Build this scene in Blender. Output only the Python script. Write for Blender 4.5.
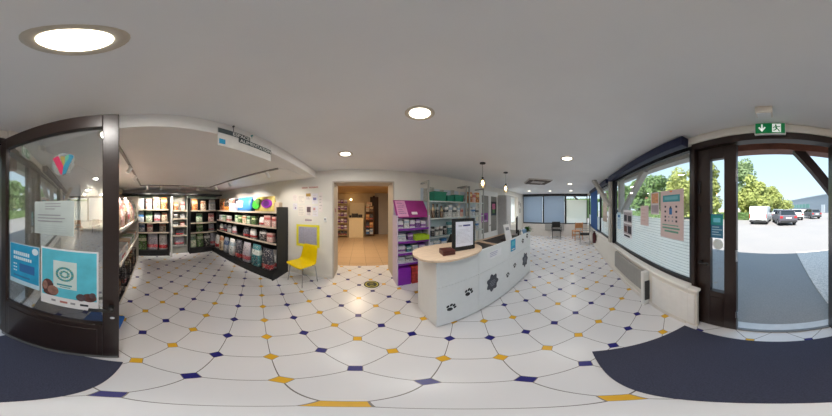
import bpy, bmesh, math, random
from mathutils import Vector, Matrix
random.seed(7)
PI = math.pi
SC = bpy.context.scene
COL = SC.collection
for o in list(bpy.data.objects):
    bpy.data.objects.remove(o)

# ------------------------------------------------------------------ camera
cd = bpy.data.cameras.new('camera')
cam = bpy.data.objects.new('camera', cd)
COL.objects.link(cam)
cam.location = (0, 0, 1.6)
cam.rotation_euler = (PI/2, 0, -math.radians(24.08))
cd.type = 'PANO'
try:
    cd.cycles.panorama_type = 'EQUIRECTANGULAR'
except Exception:
    pass
if hasattr(cd, 'panorama_type'):
    cd.panorama_type = 'EQUIRECTANGULAR'
cd.clip_start = 0.02
cd.clip_end = 500
SC.camera = cam
# ------------------------------------------------------------------ exposure
vs = SC.view_settings
vs.view_transform = 'Standard'
try:
    vs.look = 'None'
except Exception:
    pass
vs.exposure = 0.34
vs.gamma = 1.0
vs.use_curve_mapping = False
# ------------------------------------------------------------------ sky + sun
SKY_STRENGTH = 1.25
SUN_STRENGTH = 8.0
LAMP_W = 5.8
w = bpy.data.worlds.new('world')
SC.world = w
w.use_nodes = True
nt = w.node_tree
nt.nodes.clear()
wo = nt.nodes.new('ShaderNodeOutputWorld')
bg = nt.nodes.new('ShaderNodeBackground')
tc = nt.nodes.new('ShaderNodeTexCoord')
sx = nt.nodes.new('ShaderNodeSeparateXYZ')
cr = nt.nodes.new('ShaderNodeValToRGB')
cr.color_ramp.elements[0].position = 0.0
cr.color_ramp.elements[0].color = (0.62, 0.76, 0.84, 1)
cr.color_ramp.elements[1].position = 0.75
cr.color_ramp.elements[1].color = (0.36, 0.56, 0.80, 1)
e = cr.color_ramp.elements.new(0.25)
e.color = (0.52, 0.70, 0.83, 1)
nt.links.new(tc.outputs['Generated'], sx.inputs[0])
nt.links.new(sx.outputs[2], cr.inputs[0])
nt.links.new(cr.outputs[0], bg.inputs[0])
bg.inputs[1].default_value = SKY_STRENGTH
nt.links.new(bg.outputs[0], wo.inputs[0])
sd = bpy.data.lights.new('sun', 'SUN')
sd.energy = SUN_STRENGTH
sd.angle = 0.009
sd.color = (1.0, 0.95, 0.86)
so = bpy.data.objects.new('sun', sd)
COL.objects.link(so)
# sun stands behind the building (+y) at 49 degrees
so.rotation_euler = Vector((0.06, -math.cos(math.radians(49)), -math.sin(math.radians(49)))).to_track_quat('-Z', 'Y').to_euler()

# ================================================================== helpers
def lin(c):
    return tuple(((v/255)/12.92 if v/255 <= .04045 else ((v/255+.055)/1.055)**2.4) for v in c)

MATS = {}
def nodes(m):
    m.use_nodes = True
    n = m.node_tree
    n.nodes.clear()
    out = n.nodes.new('ShaderNodeOutputMaterial')
    return n, out

def M(name, rgb, rough=.5, metal=0., var=.06, scale=12., emis=0., bump=0., spec=.5, stretch=None):
    """procedural principled material: sRGB colour with a soft noise variation"""
    if name in MATS:
        return MATS[name]
    m = bpy.data.materials.new(name)
    n, out = nodes(m)
    p = n.nodes.new('ShaderNodeBsdfPrincipled')
    c = lin(rgb)
    t = n.nodes.new('ShaderNodeTexCoord')
    nz = n.nodes.new('ShaderNodeTexNoise')
    nz.inputs['Scale'].default_value = scale
    nz.inputs['Detail'].default_value = 3
    if stretch:
        mp = n.nodes.new('ShaderNodeMapping')
        mp.inputs['Scale'].default_value = stretch
        n.links.new(t.outputs['Object'], mp.inputs[0])
        n.links.new(mp.outputs[0], nz.inputs['Vector'])
    else:
        n.links.new(t.outputs['Object'], nz.inputs['Vector'])
    r = n.nodes.new('ShaderNodeValToRGB')
    r.color_ramp.elements[0].position = .3
    r.color_ramp.elements[1].position = .7
    r.color_ramp.elements[0].color = tuple(max(0, v*(1-var)) for v in c)+(1,)
    r.color_ramp.elements[1].color = tuple(min(1, v*(1+var)) for v in c)+(1,)
    n.links.new(nz.outputs[0], r.inputs[0])
    n.links.new(r.outputs[0], p.inputs['Base Color'])
    p.inputs['Roughness'].default_value = rough
    p.inputs['Metallic'].default_value = metal
    p.inputs['Specular IOR Level'].default_value = spec
    if emis:
        p.inputs['Emission Color'].default_value = c+(1,)
        p.inputs['Emission Strength'].default_value = emis
    if bump:
        b = n.nodes.new('ShaderNodeBump')
        b.inputs['Strength'].default_value = bump
        b.inputs['Distance'].default_value = .01
        n.links.new(nz.outputs[0], b.inputs['Height'])
        n.links.new(b.outputs[0], p.inputs['Normal'])
    n.links.new(p.outputs[0], out.inputs[0])
    MATS[name] = m
    return m

def mth(n, op, a, b=None, c=None):
    x = n.nodes.new('ShaderNodeMath')
    x.operation = op
    for i, v in enumerate((a, b, c)):
        if v is None:
            continue
        if isinstance(v, (int, float)):
            x.inputs[i].default_value = v
        else:
            n.links.new(v, x.inputs[i])
    return x.outputs[0]

def mixc(n, f, a, b):
    x = n.nodes.new('ShaderNodeMix')
    x.data_type = 'RGBA'
    for sock, v in ((x.inputs[0], f), (x.inputs[6], a), (x.inputs[7], b)):
        if isinstance(v, (int, float)):
            sock.default_value = v
        elif isinstance(v, tuple):
            sock.default_value = v if len(v) == 4 else v+(1,)
        else:
            n.links.new(v, sock)
    return x.outputs[2]

def glass(name, refl, tint=(1, 1, 1), rough=0.0, graze=.12):
    m = bpy.data.materials.new(name)
    n, out = nodes(m)
    tr = n.nodes.new('ShaderNodeBsdfTransparent')
    tr.inputs[0].default_value = tint+(1,)
    gl = n.nodes.new('ShaderNodeBsdfGlossy')
    gl.inputs['Roughness'].default_value = rough
    lw = n.nodes.new('ShaderNodeLayerWeight')
    lw.inputs[0].default_value = .2
    f = mth(n, 'MAXIMUM', mth(n, 'MULTIPLY', lw.outputs[0], graze), refl)
    mx = n.nodes.new('ShaderNodeMixShader')
    n.links.new(f, mx.inputs[0])
    n.links.new(tr.outputs[0], mx.inputs[1])
    n.links.new(gl.outputs[0], mx.inputs[2])
    n.links.new(mx.outputs[0], out.inputs[0])
    MATS[name] = m
    return m

def translucent(name, rgb, trans=.6, clear=0., stripes=None):
    """fabric blind / frosted film; stripes=(period, share) cuts clear gaps along z"""
    m = bpy.data.materials.new(name)
    n, out = nodes(m)
    c = lin(rgb)+(1,)
    d = n.nodes.new('ShaderNodeBsdfDiffuse'); d.inputs[0].default_value = c
    t = n.nodes.new('ShaderNodeBsdfTranslucent'); t.inputs[0].default_value = c
    mx = n.nodes.new('ShaderNodeMixShader'); mx.inputs[0].default_value = trans
    n.links.new(d.outputs[0], mx.inputs[1]); n.links.new(t.outputs[0], mx.inputs[2])
    res = mx.outputs[0]
    tp = n.nodes.new('ShaderNodeBsdfTransparent')
    m2 = n.nodes.new('ShaderNodeMixShader')
    if stripes:
        g = n.nodes.new('ShaderNodeNewGeometry')
        s = n.nodes.new('ShaderNodeSeparateXYZ')
        n.links.new(g.outputs['Position'], s.inputs[0])
        f = mth(n, 'FRACT', mth(n, 'DIVIDE', s.outputs[2], stripes[0]))
        n.links.new(mth(n, 'ADD', mth(n, 'MULTIPLY', mth(n, 'LESS_THAN', f, stripes[1]), clear), .05), m2.inputs[0])
    else:
        m2.inputs[0].default_value = clear
    n.links.new(res, m2.inputs[1]); n.links.new(tp.outputs[0], m2.inputs[2])
    n.links.new(m2.outputs[0], out.inputs[0])
    MATS[name] = m
    return m

def pack(name, base, band, blob, b0=.62, b1=.82, rough=.35, scale=6.0):
    """printed packaging: base colour, coloured band, mottled picture area"""
    if name in MATS:
        return MATS[name]
    m = bpy.data.materials.new(name)
    n, out = nodes(m)
    p = n.nodes.new('ShaderNodeBsdfPrincipled')
    t = n.nodes.new('ShaderNodeTexCoord')
    s = n.nodes.new('ShaderNodeSeparateXYZ')
    n.links.new(t.outputs['Generated'], s.inputs[0])
    z = s.outputs[2]; x = s.outputs[0]
    inb = mth(n, 'MULTIPLY', mth(n, 'GREATER_THAN', z, b0), mth(n, 'LESS_THAN', z, b1))
    nz = n.nodes.new('ShaderNodeTexNoise'); nz.inputs['Scale'].default_value = scale
    n.links.new(t.outputs['Generated'], nz.inputs['Vector'])
    pic = mth(n, 'MULTIPLY', mth(n, 'GREATER_THAN', nz.outputs[0], .52),
              mth(n, 'MULTIPLY', mth(n, 'MULTIPLY', mth(n, 'GREATER_THAN', z, .12), mth(n, 'LESS_THAN', z, b0-.05)),
                  mth(n, 'MULTIPLY', mth(n, 'GREATER_THAN', x, .15), mth(n, 'LESS_THAN', x, .85))))
    c = mixc(n, inb, lin(base), lin(band))
    c = mixc(n, pic, c, lin(blob))
    n2 = n.nodes.new('ShaderNodeTexNoise'); n2.inputs['Scale'].default_value = 13
    n.links.new(t.outputs['Generated'], n2.inputs['Vector'])
    spk = mth(n, 'MULTIPLY', mth(n, 'GREATER_THAN', n2.outputs[0], .61), mth(n, 'LESS_THAN', z, .95))
    c = mixc(n, spk, c, lin((214, 208, 200)))
    drk = mth(n, 'MULTIPLY', mth(n, 'LESS_THAN', n2.outputs[0], .37), mth(n, 'MULTIPLY', mth(n, 'GREATER_THAN', z, .08), mth(n, 'LESS_THAN', z, .9)))
    c = mixc(n, drk, c, lin((44, 42, 46)))
    n.links.new(c, p.inputs['Base Color'])
    p.inputs['Roughness'].default_value = rough
    n.links.new(p.outputs[0], out.inputs[0])
    MATS[name] = m
    return m

class B:
    """collects shapes into one mesh"""
    def __init__(s):
        s.bm = bmesh.new(); s.mi = 0
    def _faces(s, vs, fs):
        v = [s.bm.verts.new(p) for p in vs]
        for f in fs:
            try:
                fc = s.bm.faces.new([v[i] for i in f]); fc.material_index = s.mi
            except ValueError:
                pass
        return v
    def box(s, x0, x1, y0, y1, z0, z1, mi=None, mat=None):
        if mi is not None: s.mi = mi
        vs = [Vector((x, y, z)) for z in (z0, z1) for y in (y0, y1) for x in (x0, x1)]
        if mat: vs = [mat @ v for v in vs]
        s._faces(vs, [(0, 2, 3, 1), (4, 5, 7, 6), (0, 1, 5, 4), (2, 6, 7, 3), (0, 4, 6, 2), (1, 3, 7, 5)])
        return s
    def cyl(s, p0, p1, r0, r1=None, n=12, mi=None, cap=True):
        if mi is not None: s.mi = mi
        if r1 is None: r1 = r0
        p0 = Vector(p0); p1 = Vector(p1)
        d = (p1-p0).normalized()
        a = d.orthogonal().normalized(); b = d.cross(a)
        vs = []
        for p, r in ((p0, r0), (p1, r1)):
            for i in range(n):
                t = 2*PI*i/n
                vs.append(p+(a*math.cos(t)+b*math.sin(t))*r)
        fs = [(i, (i+1) % n, n+(i+1) % n, n+i) for i in range(n)]
        if cap:
            fs += [tuple(range(n))[::-1], tuple(range(n, 2*n))]
        s._faces(vs, fs)
        return s
    def tube(s, pts, r, n=8, mi=None):
        if mi is not None: s.mi = mi
        pts = [Vector(p) for p in pts]
        rings = []
        a = None
        for k, p in enumerate(pts):
            d = (pts[min(k+1, len(pts)-1)]-pts[max(k-1, 0)]).normalized()
            if a is None:
                a = d.orthogonal().normalized()
            a = (a-d*a.dot(d)).normalized()
            b = d.cross(a)
            rings.append([p+(a*math.cos(2*PI*i/n)+b*math.sin(2*PI*i/n))*r for i in range(n)])
        vs = [v for q in rings for v in q]
        fs = []
        for k in range(len(pts)-1):
            for i in range(n):
                fs.append((k*n+i, k*n+(i+1) % n, (k+1)*n+(i+1) % n, (k+1)*n+i))
        fs += [tuple(range(n))[::-1], tuple(range((len(pts)-1)*n, len(pts)*n))]
        s._faces(vs, fs)
        return s
    def lathe(s, prof, c=(0, 0, 0), n=20, mi=None, close=True):
        if mi is not None: s.mi = mi
        c = Vector(c)
        vs = [c+Vector((r*math.cos(2*PI*i/n), r*math.sin(2*PI*i/n), z)) for r, z in prof for i in range(n)]
        k = len(prof)
        fs = [(j*n+i, j*n+(i+1) % n, (j+1)*n+(i+1) % n, (j+1)*n+i) for j in range(k-1) for i in range(n)]
        if close:
            fs += [tuple(range(n))[::-1], tuple(range((k-1)*n, k*n))]
        s._faces(vs, fs)
        return s
    def prism(s, pts, axis, a0, a1, mi=None):
        """pts polygon; axis 'x': pts=(y,z); 'y': pts=(x,z); 'z': pts=(x,y)"""
        if mi is not None: s.mi = mi
        f = {'x': lambda p, a: (a, p[0], p[1]), 'y': lambda p, a: (p[0], a, p[1]), 'z': lambda p, a: (p[0], p[1], a)}[axis]
        n = len(pts)
        vs = [f(p, a0) for p in pts]+[f(p, a1) for p in pts]
        fs = [(i, (i+1) % n, n+(i+1) % n, n+i) for i in range(n)]+[tuple(range(n))[::-1], tuple(range(n, 2*n))]
        s._faces(vs, fs)
        return s
    def loft(s, rings, mi=None, cap=True):
        if mi is not None: s.mi = mi
        n = len(rings[0])
        vs = [v for r in rings for v in r]
        fs = [(k*n+i, k*n+(i+1) % n, (k+1)*n+(i+1) % n, (k+1)*n+i) for k in range(len(rings)-1) for i in range(n)]
        if cap:
            fs += [tuple(range(n))[::-1], tuple(range((len(rings)-1)*n, len(rings)*n))]
        s._faces(vs, fs)
        return s
    def mesh(s, name, mats, smooth=False):
        bmesh.ops.recalc_face_normals(s.bm, faces=s.bm.faces)
        me = bpy.data.meshes.new(name)
        s.bm.to_mesh(me); s.bm.free()
        for m in (mats if isinstance(mats, (list, tuple)) else [mats]):
            me.materials.append(m)
        if smooth:
            for p in me.polygons: p.use_smooth = True
        return me
    def obj(s, name, mats, parent=None, loc=(0, 0, 0), rz=0., bevel=0., smooth=False):
        o = bpy.data.objects.new(name, s.mesh(name, mats, smooth))
        COL.objects.link(o)
        o.location = loc; o.rotation_euler = (0, 0, rz)
        if parent: o.parent = parent
        if bevel:
            b = o.modifiers.new('bevel', 'BEVEL'); b.width = bevel; b.segments = 2; b.limit_method = 'ANGLE'
        return o

def tag(o, label, cat, group=None):
    o['label'] = label; o['category'] = cat
    if group: o['group'] = group
    return o
def thing(name, label, cat, loc=(0, 0, 0), rz=0., group=None):
    o = bpy.data.objects.new(name, None)
    COL.objects.link(o)
    o.empty_display_size = .1
    o.location = loc; o.rotation_euler = (0, 0, rz)
    return tag(o, label, cat, group)
def struct(o):
    o['kind'] = 'structure'
    return o
def sroot(name, loc=(0, 0, 0), rz=0.):
    o = bpy.data.objects.new(name, None)
    COL.objects.link(o); o.location = loc; o.rotation_euler = (0, 0, rz)
    o.empty_display_size = .1
    return struct(o)
def dup(root, loc, rz=None, label=None, group=None):
    r = root.copy(); COL.objects.link(r); r.location = loc
    if rz is not None: r.rotation_euler = (0, 0, rz)
    if label: r['label'] = label
    if group: r['group'] = group
    for ch in list(root.children):
        c = ch.copy(); COL.objects.link(c); c.parent = r
        for g in ch.children:
            d = g.copy(); COL.objects.link(d); d.parent = c
    return r
def ordn(i):
    return ['first', 'second', 'third', 'fourth', 'fifth', 'sixth', 'seventh', 'eighth', 'ninth', 'tenth', 'eleventh', 'twelfth', 'thirteenth', 'fourteenth'][i]
def text_mesh(txt, size, ext=.002):
    c = bpy.data.curves.new('lettering', 'FONT')
    c.body = txt; c.size = size; c.extrude = ext; c.align_x = 'LEFT'
    o = bpy.data.objects.new('lettering', c); COL.objects.link(o)
    bpy.context.view_layer.update()
    me = bpy.data.meshes.new_from_object(o.evaluated_get(bpy.context.evaluated_depsgraph_get()))
    bpy.data.objects.remove(o); bpy.data.curves.remove(c)
    return me

# ================================================================== materials
white_wall = M('white_wall_paint', (232, 228, 220), .8, var=.02, scale=3)
ceil_m = M('ceiling_paint', (240, 240, 241), .9, var=.02, scale=2)
ceil_low = M('low_ceiling_paint', (238, 235, 232), .9, var=.02, scale=2)
white_pvc = M('white_pvc', (236, 236, 234), .35, var=.02)
white_lam = M('white_laminate', (232, 236, 238), .35, var=.015)
beech = M('beech_wood', (226, 202, 176), .4, var=.1, scale=6, stretch=(1, 8, 8))
black_m = M('black_metal', (26, 26, 28), .45, var=.1)
dgrey = M('dark_grey_metal', (58, 60, 62), .5, var=.08)
grey_m = M('grey_metal', (120, 122, 124), .4, metal=.2, var=.06)
chrome = M('chrome', (205, 208, 212), .18, metal=1., var=.03)
brown_fr = M('dark_brown_aluminium', (44, 32, 28), .35, var=.1, stretch=(2, 2, 20))
dark_fr = M('near_black_window_frame', (30, 29, 34), .4, var=.1)
navy = M('navy_roller_cassette', (20, 28, 66), .5, var=.08)
lightgrey_wood = M('pale_grey_painted_timber', (196, 190, 180), .6, var=.08, scale=8, stretch=(6, 6, 1))
red_wood = M('reddish_brown_timber', (134, 84, 66), .6, var=.15, scale=8)
dark_wood = M('dark_brown_timber', (60, 42, 38), .6, var=.15, scale=8)
paper = M('white_paper', (232, 230, 232), .7, var=.02)
pinkpaper = M('pale_pink_paper', (214, 192, 190), .7, var=.03)
inkgrey = M('grey_ink', (150, 150, 156), .7)
inkdark = M('dark_ink', (52, 52, 62), .7)
inkred = M('faded_red_ink', (190, 120, 110), .7)
teal = M('teal_ink', (66, 150, 160), .6)
cyan = M('turquoise_ink', (92, 192, 214), .5, var=.1)
cyan2 = M('bright_cyan_ink', (40, 158, 204), .5, var=.12)
blue_ink = M('blue_ink', (52, 110, 170), .5)
green_ink = M('soft_green_ink', (110, 160, 140), .6)
fur_brown = M('brown_fur_print', (92, 56, 52), .6, var=.4, scale=30)
purple = M('purple_plastic', (128, 52, 160), .4, var=.08)
magenta = M('magenta_card', (158, 48, 128), .45, var=.06)
pink = M('pink_card', (226, 160, 200), .5, var=.08)
red_c = M('red_card', (196, 50, 44), .45, var=.1)
lime = M('lime_green_plastic', (168, 200, 46), .45, var=.1)
green_bin = M('teal_green_plastic', (30, 134, 108), .4, var=.1)
yellow_p = M('yellow_plastic', (238, 206, 0), .35, var=.04)
leaf_g = M('leaf_green', (62, 112, 44), .5, var=.35, scale=20)
orange_c = M('orange_card', (228, 128, 52), .45, var=.1)
sky_blue = M('pale_blue_plastic', (150, 186, 220), .4)
bright_blue = M('bright_blue_fabric', (34, 104, 190), .7, var=.1)
tan_c = M('tan_cardboard', (186, 158, 124), .8, var=.1)
shelf_edge = M('beige_shelf_board', (206, 190, 170), .5, var=.06)
glass_win = glass('window_glass', .05)
glass_door = glass('door_glass', .42, (.94, .97, .96), 0, .5)
glass_clear = glass('clear_glass_shelf', .10, (.88, .96, .93))
film_m = translucent('striped_frosted_film', (253, 251, 246), .88, .4, (.04, .16))
film_plain = translucent('frosted_film', (254, 253, 246), .92, .3)
blind_lb = translucent('light_blue_roller_blind', (196, 208, 222), .72, .03)
blind_db = translucent('blue_roller_blind', (96, 128, 178), .5, .0)
blind_wh = translucent('white_window_blind', (232, 238, 240), .55, .05, (.06, .12))
lamp_e = M('lamp_diffuser', (255, 246, 226), .5, emis=5.0)
bulb_e = M('warm_bulb', (255, 214, 150), .5, emis=14.0)

# floor tiles: clipped white squares on a 45 degree grid, blue and yellow cabochons
def floor_mat():
    m = bpy.data.materials.new('cabochon_floor_tiles')
    n, out = nodes(m)
    p = n.nodes.new('ShaderNodeBsdfPrincipled')
    g = n.nodes.new('ShaderNodeNewGeometry')
    s = n.nodes.new('ShaderNodeSeparateXYZ')
    n.links.new(g.outputs['Position'], s.inputs[0])
    x = mth(n, 'SUBTRACT', s.outputs[0], -.4811)
    y = mth(n, 'SUBTRACT', s.outputs[1], .6015)
    k = 1/(2*.22903)
    i = mth(n, 'MULTIPLY', mth(n, 'SUBTRACT', y, x), k)
    j = mth(n, 'MULTIPLY', mth(n, 'ADD', y, x), k)
    ri = mth(n, 'ROUND', i); rj = mth(n, 'ROUND', j)
    fi = mth(n, 'ABSOLUTE', mth(n, 'SUBTRACT', i, ri))
    fj = mth(n, 'ABSOLUTE', mth(n, 'SUBTRACT', j, rj))
    dot = mth(n, 'LESS_THAN', mth(n, 'ADD', fi, fj), .142)
    line = mth(n, 'LESS_THAN', mth(n, 'MINIMUM', fi, fj), .0085)
    edge = mth(n, 'LESS_THAN', mth(n, 'ADD', fi, fj), .158)
    odd = mth(n, 'GREATER_THAN', mth(n, 'FRACT', mth(n, 'MULTIPLY', mth(n, 'ADD', rj, 200.), .5)), .25)
    nz = n.nodes.new('ShaderNodeTexNoise'); nz.inputs['Scale'].default_value = 1.6
    n.links.new(g.outputs['Position'], nz.inputs['Vector'])
    tile = mixc(n, nz.outputs[0], lin((214, 214, 217)), lin((226, 226, 229)))
    cab = mixc(n, odd, lin((222, 172, 40)), lin((26, 24, 112)))
    c = mixc(n, line, tile, lin((104, 100, 98)))
    c = mixc(n, edge, c, lin((128, 122, 116)))
    c = mixc(n, dot, c, cab)
    # plain beige tiles in the back room
    fx = mth(n, 'FRACT', mth(n, 'DIVIDE', mth(n, 'ADD', s.outputs[0], 20.1), .45))
    fy = mth(n, 'FRACT', mth(n, 'DIVIDE', s.outputs[1], .45))
    ln2 = mth(n, 'LESS_THAN', mth(n, 'MINIMUM', fx, fy), .02)
    beige = mixc(n, ln2, lin((196, 168, 136)), lin((140, 116, 94)))
    c = mixc(n, mth(n, 'GREATER_THAN', s.outputs[1], 3.42), c, beige)
    n.links.new(c, p.inputs['Base Color'])
    p.inputs['Roughness'].default_value = .30
    p.inputs['Specular IOR Level'].default_value = .4
    n.links.new(p.outputs[0], out.inputs[0])
    return m

def asphalt_mat():
    m = bpy.data.materials.new('asphalt')
    n, out = nodes(m)
    p = n.nodes.new('ShaderNodeBsdfPrincipled')
    t = n.nodes.new('ShaderNodeTexCoord')
    a = n.nodes.new('ShaderNodeTexNoise'); a.inputs['Scale'].default_value = 60; a.inputs['Detail'].default_value = 4
    b = n.nodes.new('ShaderNodeTexNoise'); b.inputs['Scale'].default_value = .5
    n.links.new(t.outputs['Object'], a.inputs['Vector']); n.links.new(t.outputs['Object'], b.inputs['Vector'])
    c = mixc(n, a.outputs[0], lin((112, 112, 116)), lin((166, 164, 164)))
    c = mixc(n, mth(n, 'MULTIPLY', b.outputs[0], .35), c, lin((176, 166, 158)))
    n.links.new(c, p.inputs['Base Color'])
    p.inputs['Roughness'].default_value = .9
    n.links.new(p.outputs[0], out.inputs[0])
    return m

# ================================================================== SETTING
def slab(name, x0, x1, y0, y1, z0, z1, m, **k):
    return struct(B().box(x0, x1, y0, y1, z0, z1).obj(name, m, **k))
slab('floor', -4.9, 7.6, -1.18, 8.2, -.12, 0, floor_mat())
slab('ceiling', -.93, 7.6, -1.3, 3.2, 2.40, 2.62, ceil_m)
slab('ceiling', -4.9, -.93, -1.3, 2.9, 2.26, 2.62, ceil_low)
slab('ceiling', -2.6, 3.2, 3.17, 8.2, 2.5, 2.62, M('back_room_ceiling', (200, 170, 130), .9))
slab('roof', -6.5, 9.5, -2.02, 3.4, 2.72, 2.86, M('roof_boards', (120, 84, 70), .7, var=.2))
slab('roof', -6.5, 4.4, 3.4, 8.6, 2.72, 2.86, M('roof_boards', (120, 84, 70)))
# back (door) wall with the passage
b = B()
b.box(-4.9, -.57, 2.66, 3.17, 0, 2.40)
b.box(.70, 4.98, 2.66, 3.17, 0, 2.40)
b.box(6.62, 7.6, 2.66, 3.17, 0, 2.40)
b.box(4.98, 6.62, 2.66, 3.17, 0, .8)
b.box(4.98, 6.62, 2.66, 3.17, 2.19, 2.40)
b.box(-.57, .70, 2.66, 3.17, 2.16, 2.40)
struct(b.obj('wall_back', white_wall))
# grey reveal frame inside the passage
b = B()
b.box(-.57, -.545, 2.67, 3.17, 0, 2.16); b.box(.675, .70, 2.67, 3.17, 0, 2.16); b.box(-.545, .675, 2.67, 3.17, 2.135, 2.16)
struct(b.obj('trim_1', M('reveal_grey', (196, 188, 176), .7, var=.03)))
# front (entrance) wall
b = B()
b.box(.82, 7.6, -1.30, -1.05, 0, .66); b.box(.72, .82, -1.095, -1.05, 0, .66)
b.box(-.56, 7.6, -1.22, -1.08, 2.31, 2.40)
b.box(-4.9, -.56, -1.30, -1.05, 0, 2.40)
struct(b.obj('wall_front', white_wall, bevel=.012))
b = B()
for i in range(8):
    b.box(.745+i*.085-.0, (.829)+i*.085, -1.05, -1.043, .06, .60)
struct(b.obj('trim_2', M('white_tongue_panelling', (238, 237, 235), .6, var=.03), bevel=.002))
slab('sill', .82, 7.35, -1.14, -1.02, .66, .70, M('white_sill', (236, 232, 226), .4, var=.02), bevel=.015)
bpy.data.objects['sill'].name = 'trim_3'
slab('trim_19', .70, .82, -1.10, -1.02, .66, .70, M('white_sill', (236, 232, 226)), bevel=.012)
# far wall
b = B()
b.box(7.36, 7.6, -1.3, 2.9, 0, .70); b.box(7.36, 7.6, -1.3, 2.9, 2.30, 2.40)
b.box(7.36, 7.6, 2.62, 2.9, .7, 2.3)
struct(b.obj('wall_far', M('far_wall_paint', (214, 208, 202), .75, var=.03)))
slab('wall_left', -4.9, -4.72, -1.3, 2.9, 0, 2.40, white_wall)
# back room shell
b = B()
b.box(-2.6, -2.5, 3.17, 8.2, 0, 2.6); b.box(-2.6, .88, 8.05, 8.2, 0, 2.6); b.box(3.1, 3.2, 3.17, 8.2, 0, 2.6)
struct(b.obj('wall_back_room', M('back_room_wall', (214, 196, 166), .8, var=.03)))
slab('wall_back_room', .88, 3.1, 7.95, 8.2, 0, 2.6, M('grey_blue_wall', (176, 172, 170), .8, var=.03))
b = B()
b.box(.8, 4.9, 2.645, 2.66, 0, .08); b.box(-1.55, -.57, 2.645, 2.66, 0, .08)
struct(b.obj('baseboard_back', M('white_skirting_tile', (226, 222, 216), .4)))
slab('baseboard_front', .86, 7.3, -1.05, -1.038, 0, .07, M('white_skirting_tile', (226, 222, 216)))

# ---- windows along the front wall
def window(name, axis, p, a0, a1, z0, z1, fw=.05, film=None, film_top=None, frame=dark_fr, pane=glass_win, depth=.06):
    """axis 'x': runs along x at y=p ; axis 'y': runs along y at x=p"""
    r = sroot(name)
    def bx(b, u0, u1, q0, q1, w0, w1):
        if axis == 'x': b.box(u0, u1, q0, q1, w0, w1)
        else: b.box(q0, q1, u0, u1, w0, w1)
    b = B(); h = depth/2
    bx(b, a0, a0+fw, p-h, p+h, z0, z1); bx(b, a1-fw, a1, p-h, p+h, z0, z1)
    bx(b, a0+fw, a1-fw, p-h, p+h, z0, z0+fw); bx(b, a0+fw, a1-fw, p-h, p+h, z1-fw, z1)
    b.obj('window_frame', frame, r)
    b = B(); bx(b, a0+fw, a1-fw, p-.004, p+.004, z0+fw, z1-fw); b.obj('pane', pane, r)
    if film:
        b = B(); bx(b, a0+fw, a1-fw, p-.008, p-.006, z0+fw, film_top); b.obj('film', film, r)
    return r
window('window_1', 'x', -1.16, .82, 3.12, .70, 2.31, film=film_m, film_top=1.46)
window('window_2', 'x', -1.16, 3.42, 4.66, .70, 2.31, film=film_m, film_top=1.25)
window('window_3', 'x', -1.16, 4.66, 7.3, .70, 2.31, film=film_m, film_top=1.25)
window('window_4', 'y', 7.42, 1.40, 2.62, .70, 2.30)
window('window_5', 'y', 7.42, .16, 1.40, .70, 2.30)
window('window_6', 'y', 7.42, -1.08, .16, .70, 2.30, film=film_plain, film_top=2.06)
window('window_7', 'x', 2.9, 4.98, 6.62, .8, 2.19, fw=.06, frame=white_pvc)
struct(B().box(7.34, 7.42, -1.08, 2.62, 2.28, 2.40).obj('trim_4', dark_fr))
# posts and braces of the timber frame
def beam(b, p0, p1, wd, dp):
    p0 = Vector(p0); p1 = Vector(p1); d = p1-p0
    q = d.to_track_quat('Z', 'Y').to_matrix().to_4x4()
    mt = Matrix.Translation(p0) @ q
    b.box(-wd/2, wd/2, -dp/2, dp/2, 0, d.length, mat=mt)
    return b
struct(B().box(3.20, 3.34, -1.2, -1.04, .70, 2.40).obj('trim_5', lightgrey_wood))
struct(B().box(3.12, 3.20, -1.2, -1.1, .70, 2.31).box(3.34, 3.42, -1.2, -1.1, .70, 2.31).obj('trim_6', dark_fr))
struct(beam(B(), (3.16, -1.0, 1.66), (3.72, -.72, 2.42), .10, .09).obj('trim_7', lightgrey_wood))
struct(beam(B(), (3.5, -1.45, 1.32), (2.2, -1.45, 2.36), .12, .10).obj('trim_8', lightgrey_wood))
struct(B().box(3.36, 3.5, -1.52, -1.38, -.03, 2.5).obj('trim_9', lightgrey_wood))
struct(B().box(.9, 9, -1.8, -1.62, 2.42, 2.66).obj('trim_10', lightgrey_wood))
struct(B().box(-6, .9, -1.8, -1.62, 2.37, 2.70).obj('trim_11', red_wood))
struct(beam(B(), (-.02, -1.71, 2.68), (-.86, -1.71, 1.72), .12, .12).obj('trim_12', dark_wood))
struct(B().box(-.96, -.82, -1.78, -1.64, -.03, 2.5).obj('trim_13', dark_wood))
struct(beam(B(), (7.9, -.9, 1.7), (7.9, -.2, 2.45), .12, .10).obj('trim_14', dark_wood))

# ---- entrance
dr = sroot('door_1')
b = B()
b.box(.785, .82, -1.22, -1.10, 0, 2.31); b.box(-.56, -.505, -1.22, -1.10, 0, 2.31); b.box(-.505, .785, -1.19, -1.10, 2.235, 2.31)
b.obj('door_frame', brown_fr, dr)
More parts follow.
